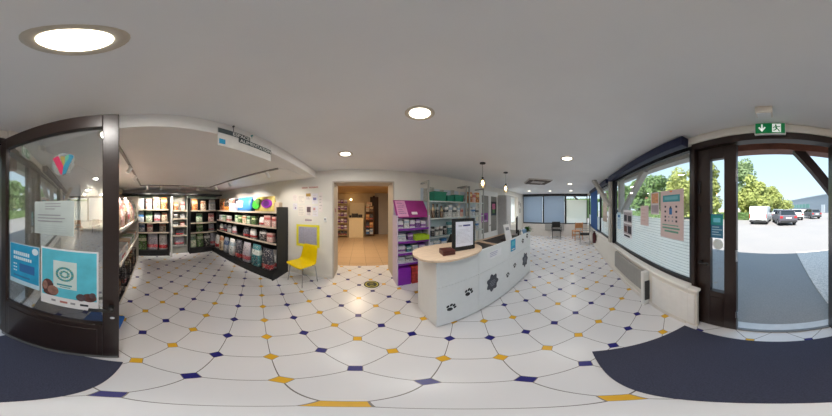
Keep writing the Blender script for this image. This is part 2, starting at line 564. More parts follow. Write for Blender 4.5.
# narrow leaf, shut
sl = sroot('door_2', (.785, -1.18, 0), PI)
b = B()
b.box(.002, .155, -.03, .03, .02, 2.23); b.box(.305, .425, -.03, .03, .02, 2.23)
b.box(.155, .305, -.03, .03, .02, .66); b.box(.155, .305, -.03, .03, 2.10, 2.23)
b.obj('door_leaf', brown_fr, sl, bevel=.004)
B().box(.155, .305, -.006, .006, .66, 2.10).obj('pane', glass_win, sl)
B().box(.165, .29, -.038, -.03, .12, .58).obj('kick_panel', brown_fr, sl, bevel=.004)
hd = B().cyl((.06, -.03, 1.02), (.06, -.075, 1.02), .018).cyl((.06, -.07, 1.02), (.15, -.07, 1.02), .012).obj('door_handle', black_m, sl, smooth=True)
for z in (.35, 1.15, 1.9):
    B().cyl((.432, -.035, z-.06), (.432, -.035, z+.06), .011).obj('hinge', chrome, sl)
B().box(.02, .05, -.045, -.03, 1.75, 1.88).obj('bolt', black_m, sl)
B().box(.02, .05, -.045, -.03, 1.55, 1.62).obj('bolt', black_m, sl)
# wide glazed leaf, standing open
TH = math.radians(105.8)
gl = sroot('door_3', (-.50, -1.04, 0), TH)
b = B()
b.box(0, .055, -.025, .025, .03, 2.235); b.box(.79, .883, -.025, .025, .03, 2.235)
b.box(.055, .79, -.025, .025, 2.125, 2.235); b.box(.055, .79, -.025, .025, .03, .69)
b.obj('door_leaf', brown_fr, gl, bevel=.004)
B().box(.055, .79, -.005, .005, .69, 2.125).obj('pane', glass_door, gl)
B().box(.09, .76, -.031, -.025, .13, .63).obj('kick_panel', brown_fr, gl, bevel=.004)
B().box(.01, .875, -.028, -.025, .035, .085).obj('weather_bar', grey_m, gl)
B().cyl((.84, -.025, .92), (.84, -.08, .92), .016).cyl((.84, -.075, .92), (.72, -.075, .92), .012).obj('door_handle', black_m, gl, smooth=True)
B().cyl((.845, -.025, .80), (.845, -.034, .80), .014).obj('keyhole', chrome, gl)
# threshold
slab('threshold', -.56, .82, -1.32, -1.18, -.05, .012, M('pale_stone_sill', (206, 208, 212), .5, var=.06))
bpy.data.objects['threshold'].name = 'trim_15'
slab('metal_bar', -.50, .785, -1.20, -1.165, .0, .02, grey_m)
bpy.data.objects['metal_bar'].name = 'trim_16'

# ---- outside ground
slab('asphalt_ground', -80, 80, -90, -1.32, -.2, -.03, asphalt_mat())
slab('gravel_strip', -6, -.70, -4.6, -1.34, -.03, -.012, M('pinkish_gravel', (222, 210, 202), .9, var=.3, scale=45, bump=.6))
slab('lawn', 2.6, 60, -60, -17.5, -.03, 0.0, M('lawn_green', (168, 176, 96), .9, var=.25, scale=3))
slab('asphalt_ground', 7.62, 80, -1.32, 3.3, -.2, -.03, M('yard_concrete', (170, 168, 164), .9, var=.1))
slab('asphalt_ground', 4.5, 80, 3.3, 40, -.2, -.03, M('yard_concrete', (170, 168, 164), .9, var=.1))

# ================================================================== LAMPS
def area_light(name, loc, energy, size, color=(1, .965, .92), parent=None):
    l = bpy.data.lights.new(name, 'AREA'); l.shape = 'DISK'; l.size = size; l.energy = energy; l.color = color
    o = bpy.data.objects.new(name, l); COL.objects.link(o); o.location = loc
    if parent: o.parent = parent
    return o
def downlight(x, y, label, power=1.0, r=.074, z=2.40):
    t = thing('recessed_downlight', label, 'ceiling light', (x, y, z), 0, 'recessed ceiling downlights')
    B().lathe([(r, 0), (r+.004, -.006), (r+.022, -.009), (r+.030, -.003), (r+.030, 0)], n=28, close=False).obj('trim_ring', M('ring_beige', (206, 196, 180), .4), t, smooth=True)
    B().lathe([(.001, -.001), (r, -.001)], n=28, close=False).obj('diffuser', lamp_e, t)
    area_light('light', (0, 0, -.012), LAMP_W*power, r*1.8, parent=t)
    return t
downlight(-.21, -.14, 'large looking round downlight in the ceiling above the black entrance mat', 1.2)
downlight(.40, .83, 'round recessed downlight in the ceiling in front of the white reception counter', 1.2)
downlight(-.21, 1.84, 'round recessed downlight in the ceiling just before the open passage', 1.2)
downlight(2.04, .02, 'round recessed downlight between the reception counter and the radiator window', 1.0)
downlight(4.37, -.05, 'small round downlight beside the white timber brace, middle of the window row', 1.15)
downlight(5.93, 1.81, 'far round downlight near the left pale blue blind', 1.1)
downlight(6.14, .86, 'far round downlight before the right pale blue blind', 1.1)
downlight(6.10, -.12, 'far round downlight before the window without blind', 1.1)

def pendant(x, y, label):
    t = thing('pendant_lamp', label, 'pendant lamp', (x, y, 2.40), 0, 'pendant lamps over the counter')
    B().lathe([(.05, 0), (.05, -.018), (.008, -.028)], n=20).obj('ceiling_rose', dgrey, t, smooth=True)
    B().cyl((0, 0, -.02), (0, 0, -.27), .003, n=6).obj('cord', black_m, t)
    B().cyl((0, 0, -.265), (0, 0, -.32), .018).obj('socket', dgrey, t)
    B().lathe([(.02, -.30), (.05, -.32), (.062, -.37), (.058, -.44), (.045, -.475)], n=20, close=False).obj('glass_shade', glass('amber_glass', .06, (1, .96, .88)) if 'amber_glass' not in MATS else MATS['amber_glass'], t, smooth=True)
    B().lathe([(.006, -.32), (.016, -.345), (.024, -.37), (.018, -.40), (.003, -.412)], n=16).obj('bulb', bulb_e, t, smooth=True)
    return t
pendant(1.80, 1.36, 'nearer pendant bulb in a clear shade hanging over the reception desk')
pendant(2.58, 1.32, 'farther pendant bulb in a clear shade hanging over the reception desk')

# tracks with spots in the food corner (low ceiling z 2.26)
def track(name_label, p0, p1, spots, aim):
    t = thing('track_rail', name_label, 'track light rail', (0, 0, 0), 0, 'ceiling spot rails')
    x0, x1 = sorted((p0[0], p1[0])); y0, y1 = sorted((p0[1], p1[1]))
    B().box(x0-.016, x1+.016, y0-.016, y1+.016, 2.235, 2.26).obj('rail', M('rail_grey', (150, 146, 140), .5), t)
    return t
def spot(x, y, ax, ay, label, watts=7):
    t = thing('track_spotlight', label, 'spotlight', (x, y, 2.235), 0, 'white spots on the ceiling rails')
    B().cyl((0, 0, 0), (0, 0, -.05), .008).box(-.03, .03, -.012, .012, -.012, 0).obj('stem', white_pvc, t)
    d = Vector((ax*1.6, ay*1.6, -1.0)).normalized()
    c = Vector((0, 0, -.065))
    B().cyl(c-d*.045, c+d*.05, .026, .034, n=16).obj('head', white_pvc, t, smooth=False)
    B().cyl(c+d*.050, c+d*.052, .028, n=16).obj('lens', lamp_e, t)
    l = bpy.data.lights.new('spot', 'SPOT'); l.energy = watts*11; l.spot_size = math.radians(95); l.spot_blend = .6; l.color = (1, .93, .83); l.shadow_soft_size = .03
    o = bpy.data.objects.new('spot', l); COL.objects.link(o); o.parent = t; o.location = c+d*.06
    o.rotation_euler = d.to_track_quat('-Z', 'Y').to_euler()
    return t
track('grey light rail on the low ceiling along the left shelving', (-1.2, -.33), (-3.72, -.33), 0, 0)
track('grey light rail on the low ceiling along the rear shelving', (-3.76, -.33), (-3.76, 1.78), 0, 0)
track('grey light rail on the low ceiling along the long right shelving', (-1.25, 1.72), (-3.72, 1.72), 0, 0)
for i, (x, y, ax, ay) in enumerate([(-1.9, -.33, -.2, -.5), (-2.5, -.33, -.2, -.5)]):
    spot(x, y, ax, ay, 'white spotlight on the left rail, %s from the glazed door' % ordn(i), 8)
for i, (x, y, ax, ay) in enumerate([(-3.76, -.15, -.6, 0), (-3.76, .25, -.6, 0), (-3.76, .78, -.6, 0), (-3.76, 1.35, -.6, 0)]):
    spot(x, y, ax, ay, 'white spotlight on the rear rail, %s from the left' % ordn(i), 4)
for i, (x, y, ax, ay) in enumerate([(-3.3, 1.72, 0, .6), (-2.6, 1.72, 0, .6), (-1.45, 1.72, 0, .6)]):
    spot(x, y, ax, ay, 'white spotlight on the right rail, %s from the rear shelving' % ordn(i), (6, 6, 2.5)[i])
tag(B().tube([(-1.25, 1.72, 2.25), (-1.1, 1.8, 2.24), (-1.02, 1.9, 2.20), (-.98, 2.1, 2.19), (-.95, 2.3, 2.23), (-.95, 2.5, 2.255)], .006).obj('cable', white_pvc, smooth=True),
    'white cable looping under the low ceiling at the end of the right rail', 'cable')
# added lamp, out of sight behind the lintel, to brighten the back room
t = thing('recessed_downlight', 'added warm lamp out of sight on the back room ceiling behind the passage', 'ceiling light', (-.1, 4.6, 2.50))
B().lathe([(.10, 0), (.10, -.02), (.08, -.03), (.001, -.031)], n=20, close=False).obj('diffuser', lamp_e, t)
area_light('light', (0, 0, -.045), 46, .16, (1, .78, .52), t)

# ================================================================== ceiling and wall fittings
def up(o, z=0): return o
t = thing('ceiling_vent', 'flat ceiling cassette with brown louvres beyond the pendant lamps', 'air vent', (3.8, .9, 2.40), math.radians(30))
B().box(-.34, .34, -.34, .34, -.03, 0).obj('cassette_frame', M('greyish_white', (196, 190, 184), .5), t, bevel=.006)
for i, (x0, x1, y0, y1) in enumerate([(-.28, .28, -.31, -.2), (-.28, .28, .2, .31), (-.31, -.2, -.18, .18), (.2, .31, -.18, .18)]):
    bb = B()
    bb.box(x0, x1, y0, y1, -.05, -.03)
    bb.obj('louvre', M('brown_louvre', (92, 78, 68), .6), t)
t = thing('emergency_light', 'small white box lamp on the ceiling above the green exit sign', 'emergency light', (.08, -.86, 2.40))
B().box(-.055, .055, -.04, .04, -.07, 0).obj('housing', M('warm_white_plastic', (226, 218, 206), .5), t, bevel=.006)
B().box(-.045, .045, -.03, .03, -.075, -.07).obj('lens', white_pvc, t)

# exit sign: arrow down and running figure
t = thing('exit_sign', 'green emergency exit sign with arrow and running figure over the entrance', 'exit sign', (.05, -1.06, 2.332), PI)
g = M('exit_green', (0, 108, 58), .4, emis=.35)
ws = M('sign_white', (236, 240, 236), .4, emis=.4)
B().box(-.155, .155, 0, .03, -.055, .055).obj('housing', white_pvc, t, bevel=.004)
B().box(-.145, .145, -.003, 0, -.048, .048).obj('green_panel', g, t)
b = B()
b.box(-.088, -.072, -.006, -.003, -.02, .036)
b.prism([(-.118, .004), (-.08, -.036), (-.042, .004), (-.055, .012), (-.08, -.014), (-.105, .012)], 'y', -.006, -.003)
b.obj('arrow', ws, t)
b = B()
b.box(.02, .105, -.0045, -.003, -.04, .04)
b.obj('door_panel', ws, t)
b = B()
b.cyl((.055, -.0045, .024), (.055, -.007, .024), .009, n=14)
b.prism([(.045, .012), (.064, .014), (.072, -.004), (.056, -.008)], 'y', -.007, -.0045)
b.prism([(.058, -.006), (.072, -.006), (.09, -.022), (.094, -.036), (.084, -.036), (.08, -.024)], 'y', -.007, -.0045)
b.prism([(.056, -.006), (.066, -.012), (.05, -.026), (.03, -.028), (.03, -.02), (.046, -.018)], 'y', -.007, -.0045)
b.prism([(.062, .012), (.084, .004), (.098, .012), (.096, .018), (.084, .012), (.066, .016)], 'y', -.007, -.0045)
b.prism([(.046, .012), (.03, .008), (.028, -.006), (.035, -.006), (.036, .002), (.048, .004)], 'y', -.007, -.0045)
b.obj('running_figure', g, t)
t.scale = (.82, .9, 1.22)

# shop sign on the ceiling step
t = thing('hanging_sign', 'white sign reading ESPACE ALIMENTATION on the ceiling step of the food corner', 'sign', (-.905, .49, 2.13), PI/2)
B().box(0, .64, 0, .012, 0, .19).obj('panel', M('pale_sign_white', (228, 226, 222), .5), t)
bd = M('sign_band_grey', (74, 84, 86), .5)
B().box(0, .33, -.004, 0, .135, .185).box(.20, .64, -.004, 0, .088, .137).obj('title_band', bd, t)
for txt, x, z, s in (('ESPACE', .135, .142, .050), ('ALIMENTATION', .212, .095, .047)):
    me = text_mesh(txt, s, .001); me.materials.append(M('sign_letter_white', (240, 240, 236), .5))
    me.transform(Matrix.Rotation(PI/2, 4, 'X'))
    xs = [v.co.x for v in me.vertices]; k = ((.32 if txt == 'ESPACE' else .63)-x)/max(xs)
    for v in me.vertices: v.co.x *= k
    o = bpy.data.objects.new('lettering', me); COL.objects.link(o); o.parent = t; o.location = (x, -.0055, z)
B().box(.01, .065, -.004, 0, .022, .07).obj('blue_square', cyan2, t)
for x, z, m in ((.15, .255, dgrey), (.36, .225, M('teal_peg', (60, 150, 150)))):
    B().cyl((x, -.004, z), (x, .012, z), .009, n=10).cyl((x, .004, z), (x, .004, .18), .003, n=6).obj('hanger', m, t)

# ================================================================== posters
def sheet(name, label, cat, loc, rz, wd, ht, base, deco=(), group=None, th=.003):
    """flat printed sheet; local x right, z up, front -y; deco = (u0,v0,u1,v1,material) in 0..1"""
    b = B(); mats = [base]
    b.box(-wd/2, wd/2, 0, th, -ht/2, ht/2, mi=0)
    for k, (u0, v0, u1, v1, m) in enumerate(deco):
        if m not in mats: mats.append(m)
        d = .0004*(k % 6+1)
        b.box(-wd/2+u0*wd, -wd/2+u1*wd, -d, 0, -ht/2+v0*ht, -ht/2+v1*ht, mi=mats.index(m))
    o = b.obj(name, mats, None, loc, rz)
    return tag(o, label, cat, group)
def lines(n, u0, u1, v0, v1, m, seed=1):
    r = random.Random(seed); out = []
    for i in range(n):
        v = v1-(v1-v0)*(i+.2)/n
        out.append((u0, v-(v1-v0)/n*.35, u0+(u1-u0)*r.uniform(.6, 1), v, m))
    return out
def on_leaf(u, z, off=.0085):
    c, s = math.cos(TH), math.sin(TH)
    return (-.50+u*c+off*s, -1.04+u*s-off*c, z)
# turquoise poster and blue poster on the open glazed leaf
t = thing('poster', 'turquoise poster with a white card and two animals on the open glass door', 'poster', on_leaf(.575, 1.09), TH)
b = B(); b.box(-.19, .19, 0, .003, -.245, .245, mi=0); b.box(-.18, .18, -.001, 0, -.15, .235, mi=1)
b.obj('sheet', [paper, cyan], t)
b = B(); b.box(-.095, .06, -.002, -.001, -.06, .16, mi=0)
for k in range(24):
    a = k/24*2*PI
    b.box(-.018+.052*math.cos(a)-.008, -.018+.052*math.cos(a)+.008, -.003, -.002, .062+.05*math.sin(a)-.007, .062+.05*math.sin(a)+.007, mi=1 if k % 3 else 2)
for k in range(10):
    a = k/10*2*PI+.4
    b.box(-.018+.026*math.cos(a)-.009, -.018+.026*math.cos(a)+.009, -.003, -.002, .062+.024*math.sin(a)-.006, .062+.024*math.sin(a)+.006, mi=2 if k % 2 else 1)
b.box(-.07, .03, -.0025, -.002, -.035, -.022, mi=1); b.box(-.05, .02, -.0025, -.002, -.05, -.043, mi=1)
b.obj('card_print', [M('card_offwhite', (206, 222, 220), .6), teal, green_ink], t)
def blob(b, x, z, rx, rz_, mi, y=-.0015, n=14):
    b.prism([(x+rx*math.cos(2*PI*i/n), z+rz_*math.sin(2*PI*i/n)) for i in range(n)], 'y', y, -.0008, mi=mi)
b = B(); blob(b, -.135, -.07, .045, .07, 0); blob(b, -.098, -.095, .04, .045, 1, -.0022); blob(b, -.155, -.06, .018, .04, 1, -.0022); blob(b, -.12, -.125, .05, .025, 0, -.0018)
b.obj('dog_picture', [fur_brown, M('pale_brown_fur_print', (150, 110, 98), .6, var=.3, scale=25)], t)
b = B(); blob(b, .135, -.115, .045, .04, 0); blob(b, .085, -.12, .03, .035, 1, -.0022); blob(b, .155, -.09, .02, .025, 1, -.0018)
b.obj('cat_picture', [fur_brown, M('grey_fur_print', (92, 76, 80), .6, var=.4, scale=25)], t)
for x0, wd, m in ((-.11, .03, inkgrey), (-.05, .05, inkred), (.02, .03, inkgrey), (.08, .05, inkdark)):
    B().box(x0, x0+wd, -.001, 0, -.205, -.185).obj('printed_mark', m, t)
t = thing('poster', 'bright blue poster with white lettering lines on the open glass door', 'poster', on_leaf(.232, 1.135), TH)
b = B(); b.box(-.14, .14, 0, .003, -.185, .185, mi=0); b.box(-.135, .135, -.001, 0, -.14, .18, mi=1)
b.obj('sheet', [M('pale_blue_paper', (186, 216, 232)), cyan2], t)
b = B()
for z0, z1, xa, xb in ((.09, .12, -.10, .06), (.05, .075, -.10, .09), (.0, .012, -.1, -.05), (-.03, -.02, -.1, -.05), (-.06, -.05, -.1, -.05)):
    x = xa
    while x < xb-.015:
        b.box(x, x+.014, -.002, -.001, z0, z1, mi=0); x += .02
b.box(-.04, .10, -.002, -.001, -.055, .02, mi=1); b.box(-.10, .06, -.002, -.001, -.11, -.095, mi=2); b.cyl((.105, -.001, .145), (.105, -.002, .145), .026, n=18, mi=0)
b.obj('print', [M('print_white', (222, 238, 246)), blue_ink, M('print_navy', (60, 120, 170))], t)
# notice sheets above
sheet('notice', 'white translucent notice with grey lines on the open glass door above the posters', 'notice', on_leaf(.475, 1.535), TH, .285, .22,
      M('grey_white_paper', (184, 194, 192), .6), lines(3, .3, .7, .72, .95, inkgrey, 2)+lines(3, .1, .95, .35, .62, inkgrey, 3)+lines(4, .1, .9, .05, .3, M('light_ink', (176, 186, 186)), 5))
# V shaped emblem on a round sticker
t = thing('sticker', 'round sticker with a coloured V emblem at the top of the open glass door', 'sticker', on_leaf(.545, 1.885), TH)
b = B(); b.lathe([(.078, 0), (.078, .002)], n=30); me = None
b.bm.transform(Matrix.Rotation(PI/2, 4, 'X'))
b.obj('disc', translucent('clear_disc', (190, 198, 198), .3, .82), t)
b = B()
b.prism([(-.068, .045), (-.03, .06), (.005, -.02), (-.004, -.075), (-.015, -.07)], 'y', -.004, -.002, mi=0)
b.prism([(-.018, .052), (.012, .05), (.02, .01), (.005, -.02)], 'y', -.004, -.002, mi=1)
b.prism([(.018, .05), (.042, .058), (.04, .03), (.012, -.01)], 'y', -.0045, -.002, mi=2)
b.prism([(.045, .06), (.072, .045), (.02, -.07), (-.004, -.075), (.005, -.02)], 'y', -.0042, -.002, mi=3)
b.obj('emblem', [M('emblem_red', (186, 46, 84)), M('emblem_amber', (150, 132, 70)), M('emblem_green', (84, 150, 124)), M('emblem_blue', (44, 122, 150))], t)

# sheets on the big front window (seen from inside, face +y)
wy = -1.128
icons = [(u-.035, v-.02, u+.035, v+.02, inkdark) for v in (.66, .56, .45, .37) for u in (.24, .72)]+[(u-.03, v-.016, u+.03, v+.016, inkgrey) for v in (.45, .37) for u in (.40, .56)]
sheet('poster', 'large pale pink poster with a teal heading on the big front window', 'poster', (1.15, wy, 1.52), PI, .40, .60, pinkpaper,
      [(.12, .76, .86, .90, teal), (.2, .80, .78, .87, M('teal_light', (110, 180, 190))), (.42, .50, .54, .64, blue_ink), (.45, .62, .51, .67, inkdark), (.1, .2, .85, .235, green_ink), (.1, .27, .8, .29, green_ink), (.2, .13, .8, .17, green_ink), (.44, .955, .54, .985, orange_c)]+icons)
sheet('poster', 'narrow sheet of dark animal photos in two rows on the big front window', 'poster', (2.355, wy, 1.28), PI, .40, .56, paper,
      [(.05, .56, .95, .92, M('photo_grey', (168, 160, 164), .6, var=.4, scale=40)), (.1, .6, .42, .82, inkdark), (.55, .6, .9, .8, inkdark), (.05, .14, .95, .5, M('photo_grey', (168, 160, 164))), (.1, .2, .44, .42, fur_brown), (.55, .18, .9, .44, inkdark), (.1, .03, .75, .1, inkdark)])
sheet('poster', 'plain pale pink sheet between the photo sheet and the large poster', 'poster', (1.745, wy, 1.48), PI, .23, .31, pinkpaper, lines(4, .15, .85, .15, .85, M('pink_ink', (204, 172, 170)), 4))
sheet('poster', 'sheet with an orange picture left of the large pink poster, partly behind trees', 'poster', (1.475, wy, 1.665), PI, .19, .31, M('pale_grey_sheet', (206, 196, 196)),
      [(.1, .5, .9, .95, M('orange_picture', (206, 150, 110), .6, var=.4, scale=40)), (.1, .08, .9, .42, M('mauve_grey', (160, 146, 152)))])
sheet('leaflet', 'small pale blue leaflet beside the window post', 'leaflet', (2.81, wy, 1.31), PI, .2, .38, M('pale_blue_sheet', (196, 220, 234)), [(.2, .7, .8, .85, blue_ink)]+lines(5, .2, .8, .15, .6, M('ink_bluegrey', (130, 160, 190)), 6))
sheet('poster', 'grey photo poster on the second front window near the blue blind', 'poster', (4.0, wy, 1.62), PI, .5, .9, M('taupe_sheet', (176, 160, 148), .6), [(.1, .2, .9, .8, M('taupe_photo', (196, 180, 166), .6, var=.25, scale=8))])
# small leaf stickers
sheet('sticker', 'rectangular blue and green sticker on the narrow shut door leaf', 'sticker', (.565, -1.172, 1.42), PI, .13, .24, M('sticker_blue', (56, 116, 150)),
      [(0, .55, 1, .95, M('sticker_teal', (40, 150, 150))), (.2, .66, .8, .84, M('sticker_sky', (120, 200, 220)))]+lines(4, .1, .95, .08, .5, M('sticker_pale', (176, 206, 220)), 8))
b = B().lathe([(.055, 0), (.055, .003)], n=26); b.bm.transform(Matrix.Rotation(PI/2, 4, 'X'))
tag(b.obj('sticker', M('frosted_sticker', (206, 214, 214), .6), None, (.555, -1.172, 1.235)), 'round pale sticker under the blue sticker on the narrow door leaf', 'sticker')

# papers on the wall beside the passage
r = random.Random(3)
sheet('heading_strip', 'narrow pale strip with faded red heading letters above the pinned papers', 'paper', (-1.06, 2.655, 2.045), 0, .40, .05, M('strip_white', (232, 222, 212)),
      [(.02+.07*i, .2, .065+.07*i, .8, inkred) for i in range(5)]+[(.46+.07*i, .2, .505+.07*i, .8, inkred) for i in range(7)])
spec = [(-1.43, 1.83, .11, .15, 'lilac'), (-1.43, 1.63, .11, .15, 'violet dot'), (-1.27, 1.80, .16, .20, 'plain'), (-1.10, 1.85, .13, .17, 'ochre photo'), (-.95, 1.80, .13, .22, 'blue stamp'),
        (-1.27, 1.54, .16, .24, 'grey lines'), (-1.09, 1.54, .15, .24, 'dark animal photo'), (-.94, 1.53, .12, .22, 'pink corner'), (-1.10, 1.34, .2, .10, 'mauve line'), (-.82, 1.72, .08, .42, 'pale list')]
for i, (x, z, wd, ht, k) in enumerate(spec):
    d = lines(5, .12, .88, .1, .85, M('faint_ink', (206, 198, 194)), i)
    if 'ochre' in k: d = [(.08, .5, .92, .9, M('ochre_print', (176, 140, 62), .6, var=.4, scale=30))]+lines(2, .1, .9, .1, .4, inkgrey, i)
    if 'dark' in k: d = [(.2, .35, .8, .85, M('dark_print', (104, 84, 90), .6, var=.5, scale=40))]+lines(2, .2, .8, .08, .28, inkgrey, i)
    if 'violet' in k: d.append((.5, .2, .8, .4, M('violet_ink', (140, 120, 170))))
    if 'blue' in k: d.append((.2, .35, .75, .6, M('blue_violet_ink', (120, 120, 170))))
    if 'pink' in k: d.append((.1, .6, .5, .85, M('pink_ink2', (210, 160, 160))))
    if 'mauve' in k: d.append((.1, .3, .9, .6, M('mauve_ink', (170, 150, 160))))
    sheet('pinned_paper', 'paper with %s pinned on the white wall above the yellow chair' % k if i else 'small lilac tinted paper, leftmost at the top of the pinned papers', 'paper', (x, 2.655, z), 0, wd, ht,
          M('paper_%d' % (i % 3), [(236, 226, 222), (230, 226, 232), (238, 230, 220)][i % 3], .7), d, 'papers pinned beside the passage')
t = thing('wall_board', 'yellow framed board with a grey blue grid on the wall behind the chair', 'board', (-1.115, 2.655, .985))
B().box(-.27, .27, -.014, 0, -.25, .25).obj('frame', M('lemon_frame', (232, 222, 52), .45), t, bevel=.003)
b = B(); b.box(-.215, .215, -.017, -.014, -.185, .205, mi=0)
for i in range(1, 7): b.box(-.215+i*.0615-.001, -.215+i*.0615+.001, -.0175, -.017, -.185, .205, mi=1)
for i in range(1, 6): b.box(-.215, .215, -.0175, -.017, -.185+i*.065-.001, -.185+i*.065+.001, mi=1)
b.obj('grid_sheet', [M('lavender_grey', (168, 166, 184), .6, var=.1, scale=30), inkgrey], t)
t = thing('thermostat', 'small grey thermostat on the white wall left of the passage', 'thermostat', (-.72, 2.66, 1.36))
B().box(-.03, .03, -.022, 0, -.045, .045).obj('case', white_pvc, t, bevel=.005)
B().box(-.018, .018, -.025, -.022, -.012, .024).obj('display', inkgrey, t)
t = thing('light_switch', 'pinkish light switch in the left side of the passage', 'switch', (-.544, 2.85, 1.55), PI/2)
B().box(-.025, .025, -.012, 0, -.04, .04).obj('plate', M('pink_plate', (176, 120, 128)), t, bevel=.003)
b = B(); b.lathe([(.145, 0), (.145, .003), (.001, .003)], n=36, mi=0, close=False); b.lathe([(.118, .003), (.118, .004), (.001, .004)], n=36, mi=1, close=False); b.lathe([(.10, .004), (.10, .005), (.001, .005)], n=36, mi=0, close=False)
b.box(-.06, .06, -.018, .018, .005, .006, mi=2); b.box(-.035, .035, -.05, -.035, .005, .006, mi=1); b.box(-.035, .035, .035, .05, .005, .006, mi=1)
tag(b.obj('floor_sticker', [M('olive_black', (50, 54, 34), .6), M('olive_yellow', (190, 182, 70), .6), M('dark_sticker_bar', (24, 24, 22))], None, (.21, 2.45, .0005)),
    'round olive and black floor sticker before the open passage', 'floor sticker')
b = B(); b.box(-.67, .83, -1.0, -.15, .001, .012)
tag(b.obj('door_mat', M('navy_grey_carpet', (62, 65, 84), .95, var=.25, scale=180, bump=.5), bevel=.003), 'large dark navy ribbed mat on the tiles inside the entrance', 'door mat')

# blinds
def rod_blind(name, label, axis, p, a0, a1, z0, z1, m, cass=navy, cz=(2.27, 2.385), cd_=.10, sgn=1):
    t = thing(name, label, 'roller blind', (0, 0, 0))
    def bx(b, u0, u1, q0, q1, w0, w1):
        if axis == 'x': b.box(u0, u1, q0, q1, w0, w1)
        else: b.box(q0, q1, u0, u1, w0, w1)
    b = B(); bx(b, a0, a1, min(p, p+sgn*cd_), max(p, p+sgn*cd_), cz[0], cz[1]); b.obj('cassette', cass, t, bevel=.01)
    if m:
        q = p+sgn*.035
        b = B(); bx(b, a0+.02, a1-.02, q, q+.003, z0, cz[0]); b.obj('fabric', m, t)
        b = B(); bx(b, a0+.02, a1-.02, q-.008, q+.011, z0-.02, z0); b.obj('bottom_bar', grey_m, t)
    return t
rod_blind('roller_blind', 'rolled up navy blind over the big window by the entrance', 'x', -1.075, .84, 3.17, 0, 0, None)
B().cyl((1.95, -.965, 2.26), (1.95, -.965, 2.35), .004).obj('x', white_pvc); bpy.data.objects.remove(bpy.data.objects['x'])
rod_blind('roller_blind', 'rolled up navy blind over the window beyond the white post', 'x', -1.075, 3.38, 4.62, 0, 0, None)
rod_blind('roller_blind', 'lowered deep blue blind at the far end of the front windows', 'x', -1.075, 4.64, 6.1, .76, 0, blind_db)
rod_blind('roller_blind', 'lowered pale blue blind, leftmost on the far window wall', 'y', 7.34, 1.43, 2.58, .78, 0, blind_lb, dark_fr, (2.26, 2.38), .06, -1)
rod_blind('roller_blind', 'lowered pale blue blind, middle of the far window wall', 'y', 7.34, .20, 1.38, .78, 0, blind_lb, dark_fr, (2.26, 2.38), .06, -1)
rod_blind('roller_blind', 'closed white blind in the bright window of the back wall', 'x', 2.84, 5.05, 6.56, .86, 0, blind_wh, white_pvc, (2.08, 2.18), .05, -1)

# radiators
def radiator(label, loc, rz, wd):
    t = thing('radiator', label, 'radiator', loc, rz, 'grey panel radiators')
    b = B(); b.box(0, wd, 0, .05, .10, .47)
    b.obj('panel', M('radiator_grey', (160, 158, 154), .5, var=.04), t, bevel=.008)
    b = B()
    for i in range(int(wd/.05)):
        b.box(0.012+i*.05, .056+i*.05, -.003, 0, .13, .44)
    b.obj('front_ribs', M('radiator_grey', (160, 158, 154)), t)
    for u in (.06, wd-.1): B().box(u, u+.04, .05, .062, .2, .4).obj('bracket', dgrey, t)
    return t
radiator('low grey radiator under the big front window', (2.70, -.985, .16), PI, 1.10)
radiator('grey radiator under the pale blue blind of the far wall', (7.29, 1.3, .25), -PI/2, 1.05)
t = thing('pipe_casing', 'white upright pipe casing at the near end of the radiator', 'casing', (1.53, -1.0, 0))
B().box(-.035, .035, -.045, .05, 0, .655).obj('casing', white_pvc, t, bevel=.012)
B().box(-.05, -.038, -.04, .03, .12, .50).obj('dark_strip', dgrey, t)  # thin dark grey strip along the side of the casing

# ================================================================== RECEPTION COUNTER
CR = math.atan2(-.18, 2.27)
CO = Vector((.68, 1.05, 0))
def on_counter(x, y, z=0.):
    c, s = math.cos(CR), math.sin(CR)
    return (CO.x+x*c-y*s, CO.y+x*s+y*c, z)
ct = thing('reception_counter', 'white reception counter with paw prints and a rounded beech top', 'counter', CO, CR)
for i, (x0, x1) in enumerate(((0, .573), (.577, 1.30), (1.304, 2.277))):
    for z0, z1 in ((.03, .718), (.722, 1.06)):
        B().box(x0, x1, 0, .022, z0, z1).obj('front_panel', white_lam, ct, bevel=.002)
B().box(0, .022, .022, .50, .03, 1.06).obj('end_panel', white_lam, ct, bevel=.002)
B().box(2.255, 2.277, .022, .62, .03, 1.06).obj('end_panel', white_lam, ct, bevel=.002)
B().box(.02, 2.25, .04, .06, 0, .03).obj('plinth', grey_m, ct)
b = B(); b.box(.56, 2.25, .025, .70, .90, .925)
b.obj('desk_top', M('charcoal_desk_top', (52, 50, 50), .45, var=.1), ct)
for xx in (.56, 1.28):
    B().box(xx, xx+.02, .025, .685, .925, .955).obj('divider', beech, ct)
B().box(.56, 2.25, .685, .70, .925, .955).obj('desk_ledge', beech, ct)
B().box(.10, 2.2, .66, .69, .03, .90).obj('rear_panel', white_lam, ct)
pts = []
for k in range(40):
    a = 2*PI*k/40
    ca, sa = math.cos(a), math.sin(a)
    q = 2/2.4
    pts.append((.29+.44*math.copysign(abs(ca)**q, ca), .215+.30*math.copysign(abs(sa)**q, sa)))
B().prism(pts, 'z', 1.06, 1.085).obj('rounded_top', beech, ct, bevel=.004)
pawc = M('paw_print_black', (24, 28, 36), .5)
pawg = M('paw_print_grey', (64, 68, 80), .5, var=.15, scale=30)
